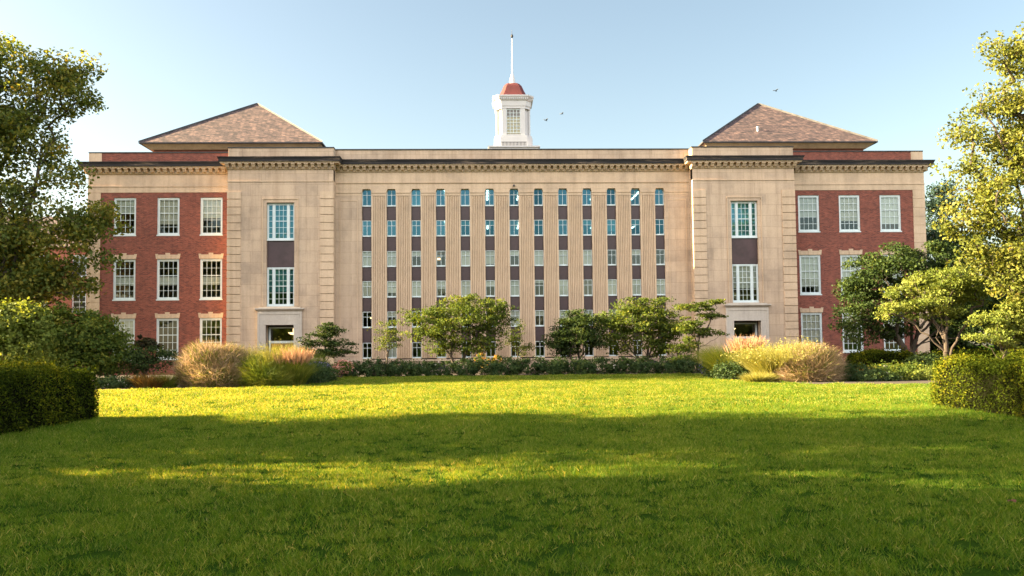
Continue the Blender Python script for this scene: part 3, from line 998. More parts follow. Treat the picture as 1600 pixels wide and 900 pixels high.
# -- cupola
CU = (0.56, 15.55)
def octo(r, ch, z):                 # chamfered square of half width r
    q = r-ch
    return [(CU[0]+x, CU[1]+y, z) for x, y in ((-q, -r), (q, -r), (r, -q), (r, q), (q, r), (-q, r), (-r, q), (-r, -q))]
b = MB()
b.box(CU[0]-2.2, CU[0]+2.2, CU[1]-2.2, CU[1]+2.2, 15.4, 19.50)
b.box(CU[0]-2.32, CU[0]+2.32, CU[1]-2.32, CU[1]+2.32, 19.502, 19.62)
cup = L(b, 'cupola', M['cupola_white'])
b = MB()
b.loft([octo(1.72, .5, 19.622), octo(1.72, .5, 20.55)])
b.loft([octo(1.66, .5, 20.552), octo(1.66, .5, 20.75)])
yf = CU[1]-1.54
b.loft([octo(1.40, .48, 20.752), octo(1.40, .48, 23.2)])
q = 1.54-.5
for sx, sy in ((0, -1), (1, 0), (0, 1), (-1, 0)):
    for a, c in ((-1.04, -.62), (.62, 1.04)):
        if sy:
            y0_, y1_ = sorted((CU[1]+sy*1.54, CU[1]+sy*1.38)); b.box(CU[0]+a, CU[0]+c, y0_, y1_, 20.754, 23.19)
        else:
            x0_, x1_ = sorted((CU[0]+sx*1.54, CU[0]+sx*1.38)); b.box(x0_, x1_, CU[1]+a, CU[1]+c, 20.754, 23.19)
for sx in (-1, 1):                  # flat chamfer panels
    for sy in (-1, 1):
        pass
b.loft([octo(1.56, .5, 23.202), octo(1.56, .5, 23.42)])
b.loft([octo(1.60, .5, 23.422), octo(1.62, .5, 23.9)])
b.loft([octo(1.66, .5, 23.902), octo(1.72, .5, 24.05), octo(1.86, .54, 24.25), octo(1.86, .54, 24.36), octo(1.5, .45, 24.46)])
for i in range(15):                 # dentils
    x = CU[0]-1.26+i*.18
    b.box(x-.045, x+.045, CU[1]-1.80, CU[1]-1.62, 24.0, 24.13)
    b.box(CU[0]-1.80, CU[0]-1.62, CU[1]-1.26+i*.18-.045, CU[1]-1.26+i*.18+.045, 24.0, 24.13)
    b.box(CU[0]+1.62, CU[0]+1.80, CU[1]-1.26+i*.18-.045, CU[1]-1.26+i*.18+.045, 24.0, 24.13)
b.build('lantern', M['cupola_white'], cup)
b = MB()
for i in range(18):
    x = CU[0]-1.05+i*.124
    b.box(x-.03, x+.03, CU[1]-2.30, CU[1]-2.26, 19.622, 19.93)
b.box(CU[0]-1.12, CU[0]+1.12, CU[1]-2.31, CU[1]-2.25, 19.932, 19.97)
b.build('railing', M['dark'], cup)
b = MB()
for i in range(5):
    x = CU[0]-.6+i*.3
    b.box(x-.022, x+.022, yf+.06, yf+.11, 20.95, 23.1)
for i in range(8):
    z = 21.0+i*.3
    b.box(CU[0]-.6, CU[0]+.6, yf+.065, yf+.105, z-.02, z+.02)
cw = b.build('cupola_window', M['white'], cup)
MB().quad((CU[0]-.61, yf+.12, 20.9), (CU[0]+.61, yf+.12, 20.9), (CU[0]+.61, yf+.12, 23.15), (CU[0]-.61, yf+.12, 23.15)).build('glass', plain('cream_window_glass', (0.36, 0.33, 0.22), 0.3, 0.15, 2.0), cw)
b = MB()
b.loft([octo(1.40, .42, 24.44), octo(1.22, .38, 24.62), octo(1.02, .33, 25.05), octo(.82, .27, 25.55), octo(.62, .2, 25.80), octo(.52, .17, 25.86)])
b.build('cupola_roof', M['copper'], cup)
b = MB(); b.box(CU[0]-.60, CU[0]+.60, yf+.112, yf+.118, 22.42, 23.12)
b.build('louvre', plain('grey_louvre', (.17, .155, .15), .7, .2, 3), cw)
b = MB()
for a in range(8):                  # standing seams
    pass
b.lathe([(.34, 25.84), (.28, 26.1), (.15, 26.75), (.085, 26.9), (.065, 27.9), (.04, 30.2)], CU[0], CU[1], 12)
b.build('spire', M['cupola_white'], cup)
b = MB()
b.lathe([(.012, 30.2), (.10, 30.31), (.13, 30.41), (.10, 30.51), (.02, 30.6), (.012, 31.0)], CU[0], CU[1], 10)
b.build('finial', M['dark'], cup)

# ------------------------------------------------------------------ plants
def unit(v):
    return v/np.maximum(np.linalg.norm(v, axis=-1, keepdims=True), 1e-9)

def leafmesh(name, C, Nrm, size, tint, m, parent, rs, aspect=0.6):
    n = len(C)
    a = unit(np.cross(Nrm, rs.normal(size=(n, 3))))
    c = np.cross(Nrm, a)
    s = size[:, None]
    fold = Nrm*s*0.12
    v = np.empty((n, 4, 3))
    v[:, 0] = C-a*s*.5
    v[:, 1] = C+c*s*.5*aspect+fold
    v[:, 2] = C+a*s*.5
    v[:, 3] = C-c*s*.5*aspect+fold
    return npmesh(name, v.reshape(-1, 3), np.arange(4*n), 4, m, parent, tint)

def tubes(name, segs, m, parent, k=6):
    """segs: list of (p0, p1, r0, r1)"""
    p0 = np.array([s[0] for s in segs]); p1 = np.array([s[1] for s in segs])
    r0 = np.array([s[2] for s in segs])[:, None, None]; r1 = np.array([s[3] for s in segs])[:, None, None]
    d = unit(p1-p0)
    ref = np.where(np.abs(d[:, 2:3]) > .9, np.array([[1., 0, 0]]), np.array([[0, 0, 1.]]))
    a = unit(np.cross(d, ref)); b = np.cross(d, a)
    th = np.arange(k)*2*PI/k
    ring = a[:, None]*np.cos(th)[None, :, None]+b[:, None]*np.sin(th)[None, :, None]
    v = np.concatenate([p0[:, None]+ring*r0, p1[:, None]+ring*r1+d[:, None]*r1*.3], 1)
    i = np.arange(k); j = (i+1) % k
    f = np.stack([i, j, j+k, i+k], 1)
    loops = (f[None]+(np.arange(len(segs))*2*k)[:, None, None]).ravel()
    return npmesh(name, v.reshape(-1, 3), loops, 4, m, parent, None, True)

def ell(px, py, rx, ry, Y, ryd=None):
    """crown lobe: centre at a pixel on the plane Y, radii in photo pixels, depth radius in metres"""
    c = at(px, py, Y); k = mpp(Y)
    return (np.array(c), np.array([rx*k, ryd if ryd else (rx+ry)*.5*k, ry*k]))

def crown_points(lobes, n, rs, inner=.35):
    w = np.array([(r[0]*r[1]*r[2])**.72 for c, r in lobes]); w /= w.sum()
    idx = rs.choice(len(lobes), n, p=w)
    d = unit(rs.normal(size=(n, 3)))
    rad = inner+(1-inner)*rs.random(n)**.7
    C = np.array([lobes[i][0] for i in idx]); Rr = np.array([lobes[i][1] for i in idx])
    return C+d*Rr*rad[:, None]

def tree(name, label, cat, base, top, lobes, nclump, nleaf, size, sigma, lm, bm='bark', r=.25, seed=1, flat=.6, group=None, stems=1, spread=.0, up=.5, limbs=8, aspect=.6, inner=.3):
    """trunk and limbs grown out to leaf clumps that fill the crown's lobes"""
    rs = np.random.RandomState(seed)
    base = np.array([base[0], base[1], 0.0])
    t = empty(name, tuple(base), label, cat, group)
    cl = crown_points(lobes, nclump, rs, inner)
    cl = cl[cl[:, 2] > 0.25]
    cc = np.mean([c for c, _ in lobes], 0)
    nodes = [base]; par = [-1]; wt = [0.0]
    ends = []
    for s_ in range(stems):
        tip = np.array([base[0], base[1], top])
        if stems > 1:
            an = 2*PI*s_/stems+rs.rand()
            tip = base+np.array([math.cos(an)*spread, math.sin(an)*spread, top*(.9+.2*rs.rand())])
        else:
            tip[:2] += (cc[:2]-base[:2])*.08
        prev = 0
        for i in range(1, 6):
            f = i/5
            p = base+(tip-base)*np.array([f**1.3, f**1.3, f])+np.append(rs.normal(size=2)*r*.35, 0)
            nodes.append(p); par.append(prev); wt.append(0.0); prev = len(nodes)-1
        ends.append(prev)
    # limbs to far-apart clumps
    chosen = [int(np.argmax(np.linalg.norm(cl-cc, axis=1)))]
    dmin = np.linalg.norm(cl-cl[chosen[0]], axis=1)
    while len(chosen) < min(limbs, len(cl)):
        k = int(np.argmax(dmin)); chosen.append(k)
        dmin = np.minimum(dmin, np.linalg.norm(cl-cl[k], axis=1))
    attach = list(ends)
    def path(fr, target, steps, lift, wob):
        prev = fr
        a = nodes[fr]
        ctrl = a*.5+target*.5+np.array([0, 0, lift])
        for i in range(1, steps+1):
            f = i/steps
            p = a*(1-f)**2+ctrl*2*f*(1-f)+target*f*f+(rs.normal(size=3)*wob if i < steps else 0)
            nodes.append(p); par.append(prev); wt.append(0.0); prev = len(nodes)-1
            attach.append(prev)
        return prev
    for k in chosen:
        e = ends[int(np.argmin([np.linalg.norm(nodes[x]-cl[k]) for x in ends]))]
        fr = e-int(rs.randint(0, 3))
        tg = nodes[fr]+(cl[k]-nodes[fr])*.85
        dd = np.linalg.norm(tg-nodes[fr])
        path(fr, tg, 6, dd*.14, dd*.035)
    order = np.argsort(np.linalg.norm(cl-nodes[ends[0]], axis=1))
    for k in order:
        A = np.array([nodes[i] for i in attach])
        dv = np.linalg.norm(A-cl[k], axis=1)
        fr = attach[int(np.argmin(dv))]
        dd = dv.min()
        e = path(fr, cl[k], 2, dd*.1, dd*.06)
        wt[e] += 1
    for i in range(len(nodes)-1, 0, -1):
        wt[par[i]] += wt[i]
    wm = max(wt)
    rad = [max(.006 if size < .2 else .01, r*(max(w, .3)/wm)**.52) for w in wt]
    segs = []
    for i in range(1, len(nodes)):
        r0 = min(rad[par[i]], rad[i]*1.6)
        if par[i] == 0:
            r0 = rad[i]*1.35
        segs.append((nodes[i]-(nodes[i]-nodes[par[i]]), nodes[i], r0, rad[i]))
    org = base
    segs = [(a-org, c-org, q, w) for a, c, q, w in segs]
    tubes('trunk', segs, M[bm], t, 7)
    # leaves
    n = len(cl)*nleaf
    ci = np.repeat(np.arange(len(cl)), nleaf)
    sc = (.65+.7*rs.random(len(cl)))[ci]
    off = rs.normal(size=(n, 3))
    off = off/np.maximum(1, np.linalg.norm(off, axis=1, keepdims=True)/1.9)
    off = off*sigma*sc[:, None]*np.array([1, 1, flat])
    C = cl[ci]+off-org
    nr = unit(rs.normal(size=(n, 3))+np.array([0, 0, up]))
    sz = size*(.6+.75*rs.random(n))
    tn = np.clip(.22+.45*rs.random(len(cl))[ci]+rs.normal(size=n)*.16, 0, 1)
    C[:, 2] = np.maximum(C[:, 2], .03)
    leafmesh('crown', C, nr, sz, tn, M[lm], t, rs, aspect)
    return t

def shrub(name, label, cat, lobes, n, size, lm, seed, group=None, flowers=None, up=.4, inner=.72, aspect=.6):
    """a dense mound: leaves through the outer shell of its lobes over short woody stems"""
    rs = np.random.RandomState(seed)
    c0 = np.mean([c for c, _ in lobes], 0)
    base = np.array([c0[0], c0[1], 0])
    t = empty(name, tuple(base), label, cat, group)
    per = 40
    K = crown_points(lobes, max(20, n//per), rs, inner)
    sg = .13*min(1.6, lobes[0][1][0])
    kt = rs.normal(size=len(K))*.16
    ki = np.repeat(np.arange(len(K)), per)
    C = K[ki]+rs.normal(size=(len(ki), 3))*sg*np.array([1, 1, .75])*(.6+.8*rs.random(len(K)))[ki][:, None]
    ki = ki[C[:, 2] > .02]
    C = C[C[:, 2] > .02]
    nr = unit(rs.normal(size=C.shape)*.8+unit(C-c0)*.7+np.array([0, 0, up]))
    pat = np.sin(C[:, 0]*3.1+seed)*np.sin(C[:, 1]*2.7+seed*2)*np.sin(C[:, 2]*4.3+seed)
    tn = np.clip(.42+.12*pat+kt[ki]+rs.normal(size=len(C))*.18, 0, 1)
    leafmesh('foliage', C-base, nr, size*(.6+.8*rs.random(len(C))), tn, M[lm], t, rs, aspect)
    segs = []
    for k in range(14):
        tg = crown_points(lobes, 1, rs, .3)[0]*.9+np.array([c0[0], c0[1], .1])*.1
        b0 = base+np.append(rs.normal(size=2)*.08*lobes[0][1][0], 0)
        segs.append((b0-base, tg-base, .02, .006))
    tubes('stems', segs, M['bark'], t, 5)
    if flowers:
        fm, nf, fs = flowers
        F = crown_points(lobes, nf, rs, .98)
        F = F[F[:, 2] > .12]
        k = 5
        FF = np.repeat(F, k, 0)+rs.normal(size=(len(F)*k, 3))*fs*.3
        leafmesh('flowers', FF-base, unit(rs.normal(size=FF.shape)+np.array([0, -.6, .3])), fs*(.6+.7*rs.random(len(FF))), rs.random(len(FF)), M[fm], t, rs, .8)
    return t

def hair(name, roots, dirs, length, width, droop, tint, m, parent, rs, seg=3):
    """tapering bent blades"""
    n = len(roots)
    side = unit(np.cross(dirs, rs.normal(size=(n, 3))))
    fall = unit(dirs*np.array([1, 1, 0])+rs.normal(size=(n, 3))*np.array([.15, .15, 0]))
    V = np.empty((n, (seg+1)*2, 3))
    for i in range(seg+1):
        f = i/seg
        c = roots+dirs*(length*f)[:, None]+(fall*droop[:, None]*.9-np.array([0, 0, 1])*droop[:, None]*.55)*(length*f*f)[:, None]
        w = (width*(1-f*.93)*.5)[:, None]
        V[:, 2*i] = c-side*w
        V[:, 2*i+1] = c+side*w
    q = np.array([[2*i, 2*i+1, 2*i+3, 2*i+2] for i in range(seg)])
    loops = (q[None]+(np.arange(n)*(seg+1)*2)[:, None, None]).ravel()
    return npmesh(name, V.reshape(-1, 3), loops, 4, m, parent, np.repeat(tint, seg))

def grassclump(name, label, cx, cy, rx, ry, h, n, m, seed, cat='ornamental grass', lean=.45, width=.02, droop=.35, plume=None, seeds=None, group=None, hvar=.25):
    rs = np.random.RandomState(seed)
    t = empty(name, (cx, cy, 0), label, cat, group)
    a = rs.random(n)*2*PI; rr = np.sqrt(rs.random(n))
    root = np.stack([np.cos(a)*rr*rx*.7, np.sin(a)*rr*ry*.7, np.zeros(n)], 1)
    d = unit(np.stack([np.cos(a)*rr*lean, np.sin(a)*rr*lean, np.ones(n)], 1)+rs.normal(size=(n, 3))*.13*np.array([1, 1, 0]))
    ln = h*(1-hvar+hvar*rs.random(n))*(1-.18*rr)
    ln *= 1+.10*np.sin(root[:, 0]*4+seed)
    dr = droop*(.5+rs.random(n))
    hair('blades', root, d, ln, np.full(n, width)*(.6+.8*rs.random(n)), dr, np.clip(rs.normal(size=n)*.22+.5, 0, 1), M[m], t, rs)
    if plume:
        pm, k, pl, pw = plume
        i = rs.choice(n, k)
        st = root[i]
        dd = unit(d[i]*np.array([.7, .7, 1]))
        L_ = h*(1.0+.22*rs.random(k))
        tip = st+dd*(L_-pl)[:, None]
        reps = 5
        T = np.repeat(tip, reps, 0)
        D = unit(np.repeat(dd, reps, 0)+rs.normal(size=(k*reps, 3))*.10)
        hair('plumes', T, D, pl*(.6+.6*rs.random(k*reps)), np.full(k*reps, pw), np.full(k*reps, .15), np.clip(rs.normal(size=k*reps)*.25+.5, 0, 1), M[pm], t, rs, 2)
    if seeds:
        sm, k, ss = seeds
        i = rs.choice(n, k)
        f = .70+.34*rs.random(k)
        C = root[i]+d[i]*(ln[i]*f)[:, None]+(unit(d[i]*np.array([1, 1, 0]))*dr[i][:, None]*.9-np.array([0, 0, 1])*dr[i][:, None]*.55)*(ln[i]*f*f)[:, None]
        C = C+rs.normal(size=(k, 3))*.05
        C[:, 2] = np.maximum(C[:, 2], .05)
        leafmesh('seed_heads', C, unit(rs.normal(size=(k, 3))), ss*(.5+rs.random(k)), rs.random(k), M[sm], t, rs, .45)
    return t

def grassmound(name, label, lobes, n, bl, green, pink, seed, share=.55, width=.018):
    """a rounded mound of fine grass: green blades inside, seed heads over the outer shell"""
    rs = np.random.RandomState(seed)
    c0 = np.mean([c for c, _ in lobes], 0)
    base = np.array([c0[0], c0[1], 0])
    t = empty(name, tuple(base), label, 'ornamental grass')
    low = base+np.array([0, 0, .15])
    for part, m, k, inn, ln, wd in (('blades', green, int(n*(1-share)), .35, bl*1.3, width*1.2), ('seed_heads', pink, int(n*share), .86, bl, width)):
        C = crown_points(lobes, k, rs, inn)
        C = C[C[:, 2] > .03]
        d = unit(unit(C-low)+rs.normal(size=C.shape)*.45+np.array([0, 0, .45]))
        lum = .5+.25*np.sin(C[:, 0]*3+seed)*np.sin(C[:, 2]*4+C[:, 1]*2)
        if part == 'seed_heads':     # stray stalks standing out of the mound
            q = rs.random(len(C)) < .10
            C = np.where(q[:, None], C+d*ln*.5, C)
        hair(part, C-base-d*ln*.5, d, ln*(.4+1.2*rs.random(len(C))**1.5), np.full(len(C), wd)*(.6+.8*rs.random(len(C))), .35*rs.random(len(C)), np.clip(lum+rs.normal(size=len(C))*.18, 0, 1), M[m], t, rs, 2)
    return t

def hedge(name, label, x0, x1, y0, y1, h, n, size, lm, seed, rnd=.35, group=None):
    """clipped hedge: a rounded box of fine shoots over a dark twiggy core"""
    rs = np.random.RandomState(seed)
    cx, cy = (x0+x1)/2, (y0+y1)/2
    t = empty(name, (cx, cy, 0), label, 'hedge', group)
    hx, hy = (x1-x0)/2, (y1-y0)/2
    ax, ay, az = hy*2*h, hx*2*h, hx*hy*4
    pr = np.array([ax, ax, ay, ay, az]); pr /= pr.sum()
    f = rs.choice(5, n, p=pr)
    u, v = rs.random(n)*2-1, rs.random(n)
    P_ = np.zeros((n, 3))
    for k in range(5):
        i = f == k
        if k < 2:
            P_[i] = np.stack([np.full(i.sum(), (-1, 1)[k]*hx), u[i]*hy, v[i]*h], 1)
        elif k < 4:
            P_[i] = np.stack([u[i]*hx, np.full(i.sum(), (-1, 1)[k-2]*hy), v[i]*h], 1)
        else:
            P_[i] = np.stack([u[i]*hx, (v[i]*2-1)*hy, np.full(i.sum(), h)], 1)
    q = np.stack([np.clip(P_[:, 0], -hx+rnd, hx-rnd), np.clip(P_[:, 1], -hy+rnd, hy-rnd), np.minimum(P_[:, 2], h-rnd)], 1)
    d = unit(P_-q)
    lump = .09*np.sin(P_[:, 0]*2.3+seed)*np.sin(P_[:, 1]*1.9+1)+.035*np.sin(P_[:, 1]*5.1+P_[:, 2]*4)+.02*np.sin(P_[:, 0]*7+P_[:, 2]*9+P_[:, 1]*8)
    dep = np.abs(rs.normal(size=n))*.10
    C = q+d*(rnd+lump-dep)[:, None]
    # upright shoots standing out of the top
    k = n//9
    i = rs.choice(np.where(d[:, 2] > .5)[0], k)
    C[i] += d[i]*(rs.random(k)**2*.26)[:, None]
    C[:, 2] = np.maximum(C[:, 2], .02)
    nr = unit(d*.5+rs.normal(size=(n, 3))*.8)
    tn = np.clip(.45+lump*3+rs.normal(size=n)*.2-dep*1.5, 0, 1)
    leafmesh('foliage', C, nr, size*(.5+.9*rs.random(n)), tn, M[lm], t, rs, .42)
    b = MB()
    m_ = .17
    zz = [0, h-.45, h-.2]
    rings = []
    for z, ins in ((0, m_), (h-.5, m_), (h-.17, .4)):
        rings.append([(-hx+ins, -hy+ins, z), (hx-ins, -hy+ins, z), (hx-ins, hy-ins, z), (-hx+ins, hy-ins, z)])
    b.loft(rings)
    b.build('branches', plain('hedge_twigs_%d' % seed, (.008, .009, .004), 1, .5, 8, 0, 0), t)
    return t

# -- great trees
tree('oak_tree', 'tall spreading oak with olive and yellowing leaves overhanging the left brick wing', 'tree', (at(-28, 560, -11).x, -11), 6.5,
     [ell(60, 125, 62, 58, -11), ell(20, 210, 66, 66, -11), ell(98, 150, 44, 62, -11), ell(112, 112, 30, 26, -11), ell(105, 348, 66, 42, -11), ell(30, 395, 68, 62, -11), ell(120, 275, 26, 26, -11), ell(95, 430, 52, 32, -11), ell(50, 455, 60, 26, -11), ell(115, 452, 44, 18, -11), ell(15, 452, 40, 30, -11), ell(70, 415, 50, 36, -11), ell(150, 400, 26, 30, -11), ell(165, 335, 18, 22, -11), ell(70, 235, 40, 34, -11),
      ell(40, 300, 40, 45, -11), ell(146, 352, 30, 38, -11), ell(-45, 110, 80, 75, -11), ell(-70, 240, 90, 90, -11), ell(-60, 380, 80, 80, -11), ell(10, 75, 32, 34, -11), ell(135, 105, 12, 10, -11), ell(-130, 150, 100, 110, -12, 4), ell(-140, 330, 90, 90, -12, 4)],
     500, 115, .24, .55, 'leaf_oak', r=.34, seed=14, flat=.6, limbs=16, inner=.1)
tree('oak_tree', 'tall golden sunlit tree rising beyond the right hedge, its crown cut by the photo edge', 'tree', (at(1650, 560, -20).x, -20), 4.5,
     [ell(1600, 95, 50, 52, -20), ell(1560, 165, 48, 34, -20), ell(1525, 205, 42, 30, -20), ell(1543, 300, 60, 62, -20), ell(1600, 220, 70, 75, -20), ell(1560, 395, 66, 55, -20), ell(1625, 430, 70, 70, -20), ell(1665, 200, 80, 120, -20),
      ell(1560, 85, 22, 24, -20), ell(1495, 250, 20, 16, -20), ell(1500, 345, 24, 34, -20), ell(1660, 360, 70, 80, -20)],
     460, 88, .18, .36, 'leaf_gold', r=.42, seed=5, flat=.6, limbs=13, inner=.25)
tree('broad_tree', 'dark green low spreading tree with forked trunk before the right brick wing', 'tree', (at(1424, 560, -10).x, -10), 1.9,
     [ell(1405, 428, 84, 46, -10), ell(1345, 445, 36, 22, -10), ell(1325, 500, 30, 12, -10), ell(1360, 478, 50, 36, -10), ell(1450, 405, 62, 30, -10), ell(1338, 520, 36, 16, -10), ell(1485, 450, 56, 56, -10), ell(1395, 510, 48, 24, -10), ell(1500, 505, 40, 34, -10), ell(1378, 400, 40, 20, -10)],
     230, 120, .17, .36, 'leaf_dark', r=.26, seed=21, flat=.42, stems=2, spread=.8, limbs=10, inner=.25)
tree('small_tree', 'yellow green small tree with pale trunk, just left of the golden tree', 'tree', (at(1482, 565, -17).x, -17), 1.9,
     [ell(1442, 458, 58, 30, -17), ell(1492, 440, 46, 28, -17), ell(1402, 482, 30, 20, -17), ell(1470, 485, 38, 22, -17), ell(1530, 462, 30, 30, -17)],
     110, 110, .13, .26, 'leaf_yellow', 'bark_pale', r=.15, seed=31, flat=.4, stems=2, spread=.4, inner=.3)
tree('drooping_tree', 'low yellow tree with drooping layered leaves at the right photo edge', 'tree', (at(1567, 565, -19).x, -19), 1.0,
     [ell(1555, 500, 40, 20, -19), ell(1580, 530, 40, 16, -19), ell(1592, 480, 34, 22, -19), ell(1545, 525, 30, 12, -19), ell(1610, 510, 40, 32, -19)],
     100, 110, .12, .24, 'leaf_yellow', 'bark_pale', r=.07, seed=32, flat=.32, inner=.3)
tree('conifer_tree', 'dark bluish evergreen seen far behind the right end of the building', 'tree', (at(1470, 500, 30).x, 30), 14,
     [ell(1470, 340, 24, 50, 30), ell(1474, 300, 12, 24, 30), ell(1466, 385, 30, 40, 30), ell(1468, 440, 36, 50, 30)],
     120, 90, .3, .7, 'leaf_conifer', r=.3, seed=41, flat=.5)
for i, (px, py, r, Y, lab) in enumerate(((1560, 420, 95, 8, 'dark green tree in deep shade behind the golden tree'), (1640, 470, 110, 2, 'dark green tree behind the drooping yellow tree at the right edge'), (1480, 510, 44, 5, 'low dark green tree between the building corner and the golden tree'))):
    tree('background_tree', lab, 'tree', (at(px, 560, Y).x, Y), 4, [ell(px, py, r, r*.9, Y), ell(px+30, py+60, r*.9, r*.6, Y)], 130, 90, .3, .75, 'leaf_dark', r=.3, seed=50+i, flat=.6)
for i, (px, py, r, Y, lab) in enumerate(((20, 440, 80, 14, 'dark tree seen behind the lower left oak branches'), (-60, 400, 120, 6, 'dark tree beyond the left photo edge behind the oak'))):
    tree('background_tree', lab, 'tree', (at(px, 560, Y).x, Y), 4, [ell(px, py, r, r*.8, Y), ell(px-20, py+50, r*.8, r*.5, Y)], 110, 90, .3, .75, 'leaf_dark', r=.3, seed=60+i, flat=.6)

# trees out of the frame on the left, whose long shadows lie on the near lawn
for i, (x, y, h, rr) in enumerate(((-26, -42.2, 15.5, 4.4), (-28, -50.7, 17, 5.25), (-25, -60.0, 17, 5.6), (-37, -51.5, 17, 4.6))):
    lo = [(np.array([x, y, h*.62]), np.array([rr, rr, h*.36])), (np.array([x+.8, y+.6, h*.36]), np.array([rr*.95, rr*.9, h*.30])), (np.array([x, y, h*.2]), np.array([rr*.8, rr*.85, h*.18]))]
    tree('shade_tree', 'leafy shade tree left of the lawn, out of view, %s' % ('nearest the oak', 'second from the oak', 'nearest the photographer', 'farthest from the lawn')[i], 'tree', (x, y), h*.45, lo, 230, 90, .36, .8, 'leaf_mid', r=.28, seed=70+i, flat=.7, inner=.1)

lo = [(np.array([-41, -14.2, 12.5]), np.array([5, 4.6, 7.5])), (np.array([-41, -14.6, 6.5]), np.array([4.6, 4.2, 4.5])), (np.array([-40, -14, 3]), np.array([4, 4, 2]))]
tree('shade_tree', 'tall leafy shade tree left of the oak, out of view', 'tree', (-41, -14.2), 9, lo, 260, 90, .36, .8, 'leaf_mid', r=.32, seed=79, flat=.7, inner=.1)
for i, x in enumerate((-34, -22, -10, 1, 12, 24)):
    y = -76-3*math.sin(i*2.1); h = 11+1.5*math.sin(i*1.7)
    lo = [(np.array([x, y, h*.62]), np.array([6, 4, h*.36])), (np.array([x+.6, y, h*.33]), np.array([5.5, 4, h*.28]))]
    tree('park_tree', 'leafy park tree behind the photographer, %s from the left' % ('first', 'second', 'third', 'fourth', 'fifth', 'sixth')[i], 'tree', (x, y), h*.4, lo, 150, 80, .4, .85, 'leaf_dark', r=.26, seed=90+i, flat=.7, inner=.1)

# -- small trees before the facade
tree('small_tree', 'low dark layered tree beside the left doorway', 'tree', (at(507, 575, -8).x, -8), 1.3,
     [ell(508, 520, 28, 10, -8), ell(490, 535, 26, 8, -8), ell(525, 538, 28, 9, -8), ell(505, 550, 42, 8, -8), ell(545, 548, 12, 6, -8), ell(470, 548, 14, 5, -8), ell(512, 510, 14, 5, -8)],
     115, 60, .13, .24, 'leaf_dark', r=.09, seed=101, flat=.22, up=1.2, inner=.2)
tree('sapling', 'thin sapling with sparse leaves before the second window column', 'tree', (at(605, 570, -4).x, -4), 1.7,
     [ell(605, 520, 22, 20, -4), ell(595, 538, 16, 12, -4), ell(620, 535, 14, 12, -4), ell(608, 505, 12, 8, -4)],
     55, 26, .11, .2, 'leaf_mid', r=.055, seed=102, flat=.4, inner=.2)
tree('small_tree', 'largest green tree before the facade, with open forked trunk left of the middle', 'tree', (at(714, 573, -6).x, -6), 1.9,
     [ell(715, 505, 62, 42, -6), ell(668, 505, 44, 28, -6), ell(760, 500, 42, 36, -6), ell(722, 475, 48, 20, -6), ell(660, 525, 30, 14, -6), ell(765, 535, 36, 18, -6), ell(690, 540, 30, 14, -6), ell(725, 545, 36, 10, -6), ell(645, 495, 16, 10, -6), ell(785, 490, 18, 16, -6), ell(700, 465, 20, 8, -6)],
     280, 62, .145, .30, 'leaf_mid', r=.14, seed=103, flat=.38, stems=3, spread=.9, inner=.2, up=.9)
tree('sapling', 'thin sapling with wispy leaves between the two largest facade trees', 'tree', (at(809, 570, -4).x, -4), 1.5,
     [ell(808, 530, 20, 22, -4), ell(820, 545, 14, 12, -4), ell(812, 505, 10, 14, -4)],
     50, 26, .11, .2, 'leaf_mid', r=.05, seed=104, flat=.4, inner=.2)
tree('small_tree', 'dense dark green tree with low fork, right of the middle of the facade', 'tree', (at(900, 573, -6.5).x, -6.5), 1.3,
     [ell(900, 520, 42, 26, -6.5), ell(905, 500, 26, 14, -6.5), ell(872, 535, 24, 18, -6.5), ell(925, 530, 24, 20, -6.5), ell(890, 548, 34, 10, -6.5)],
     160, 75, .14, .28, 'leaf_dark', r=.11, seed=105, flat=.38, stems=2, spread=.5, inner=.2, up=.9)
tree('small_tree', 'wide yellow topped tree before the right end of the window columns', 'tree', (at(1003, 570, -6).x, -6), 1.6,
     [ell(1000, 510, 58, 34, -6), ell(960, 515, 34, 26, -6), ell(1045, 515, 36, 30, -6), ell(1000, 482, 40, 18, -6), ell(970, 540, 34, 10, -6), ell(1040, 545, 40, 14, -6), ell(1025, 470, 24, 8, -6), ell(945, 500, 14, 14, -6)],
     260, 62, .145, .30, 'leaf_mid', r=.12, seed=106, flat=.38, stems=2, spread=.7, inner=.2, up=.9)
tree('small_tree', 'layered open tree beside the right doorway', 'tree', (at(1091, 580, -8).x, -8), 1.6,
     [ell(1090, 480, 40, 8, -8), ell(1105, 495, 30, 8, -8), ell(1075, 510, 26, 14, -8), ell(1100, 520, 32, 8, -8), ell(1072, 540, 24, 16, -8), ell(1062, 565, 22, 16, -8), ell(1115, 470, 18, 5, -8)],
     110, 60, .14, .24, 'leaf_mid', r=.08, seed=107, flat=.25, inner=.2, up=1.1)

# -- clipped hedges
hedge('hedge', 'dark clipped hedge block in shade at the left photo edge', -16.5, -11.5, -52, -37.0, 1.30, 150000, .062, 'leaf_yew', 201)
hedge('hedge', 'clipped hedge block with sunlit golden end at the right photo edge', 9.2, 14.5, -52, -36.7, 1.26, 150000, .062, 'leaf_yew', 202)
p0, p1 = at(1324, 560, -12), at(1420, 560, -12)
hedge('hedge', 'rounded clipped hedge below the dark spreading tree', p0.x, p1.x, -13.2, -11.2, 1.25, 9000, .12, 'leaf_yew', 203, .6)
p0, p1 = at(1428, 560, -9), at(1560, 560, -9)
hedge('hedge', 'long low hedge behind the pale trunk of the small yellow tree', p0.x, p1.x, -10, -8.2, 1.1, 9000, .12, 'leaf_yew', 204, .5)
p0, p1 = at(1565, 560, -13), at(1680, 560, -13)
hedge('hedge', 'low shaded hedge at the far right behind the clipped block', p0.x, p1.x, -14, -12, 1.2, 8000, .12, 'leaf_yew', 205, .5)

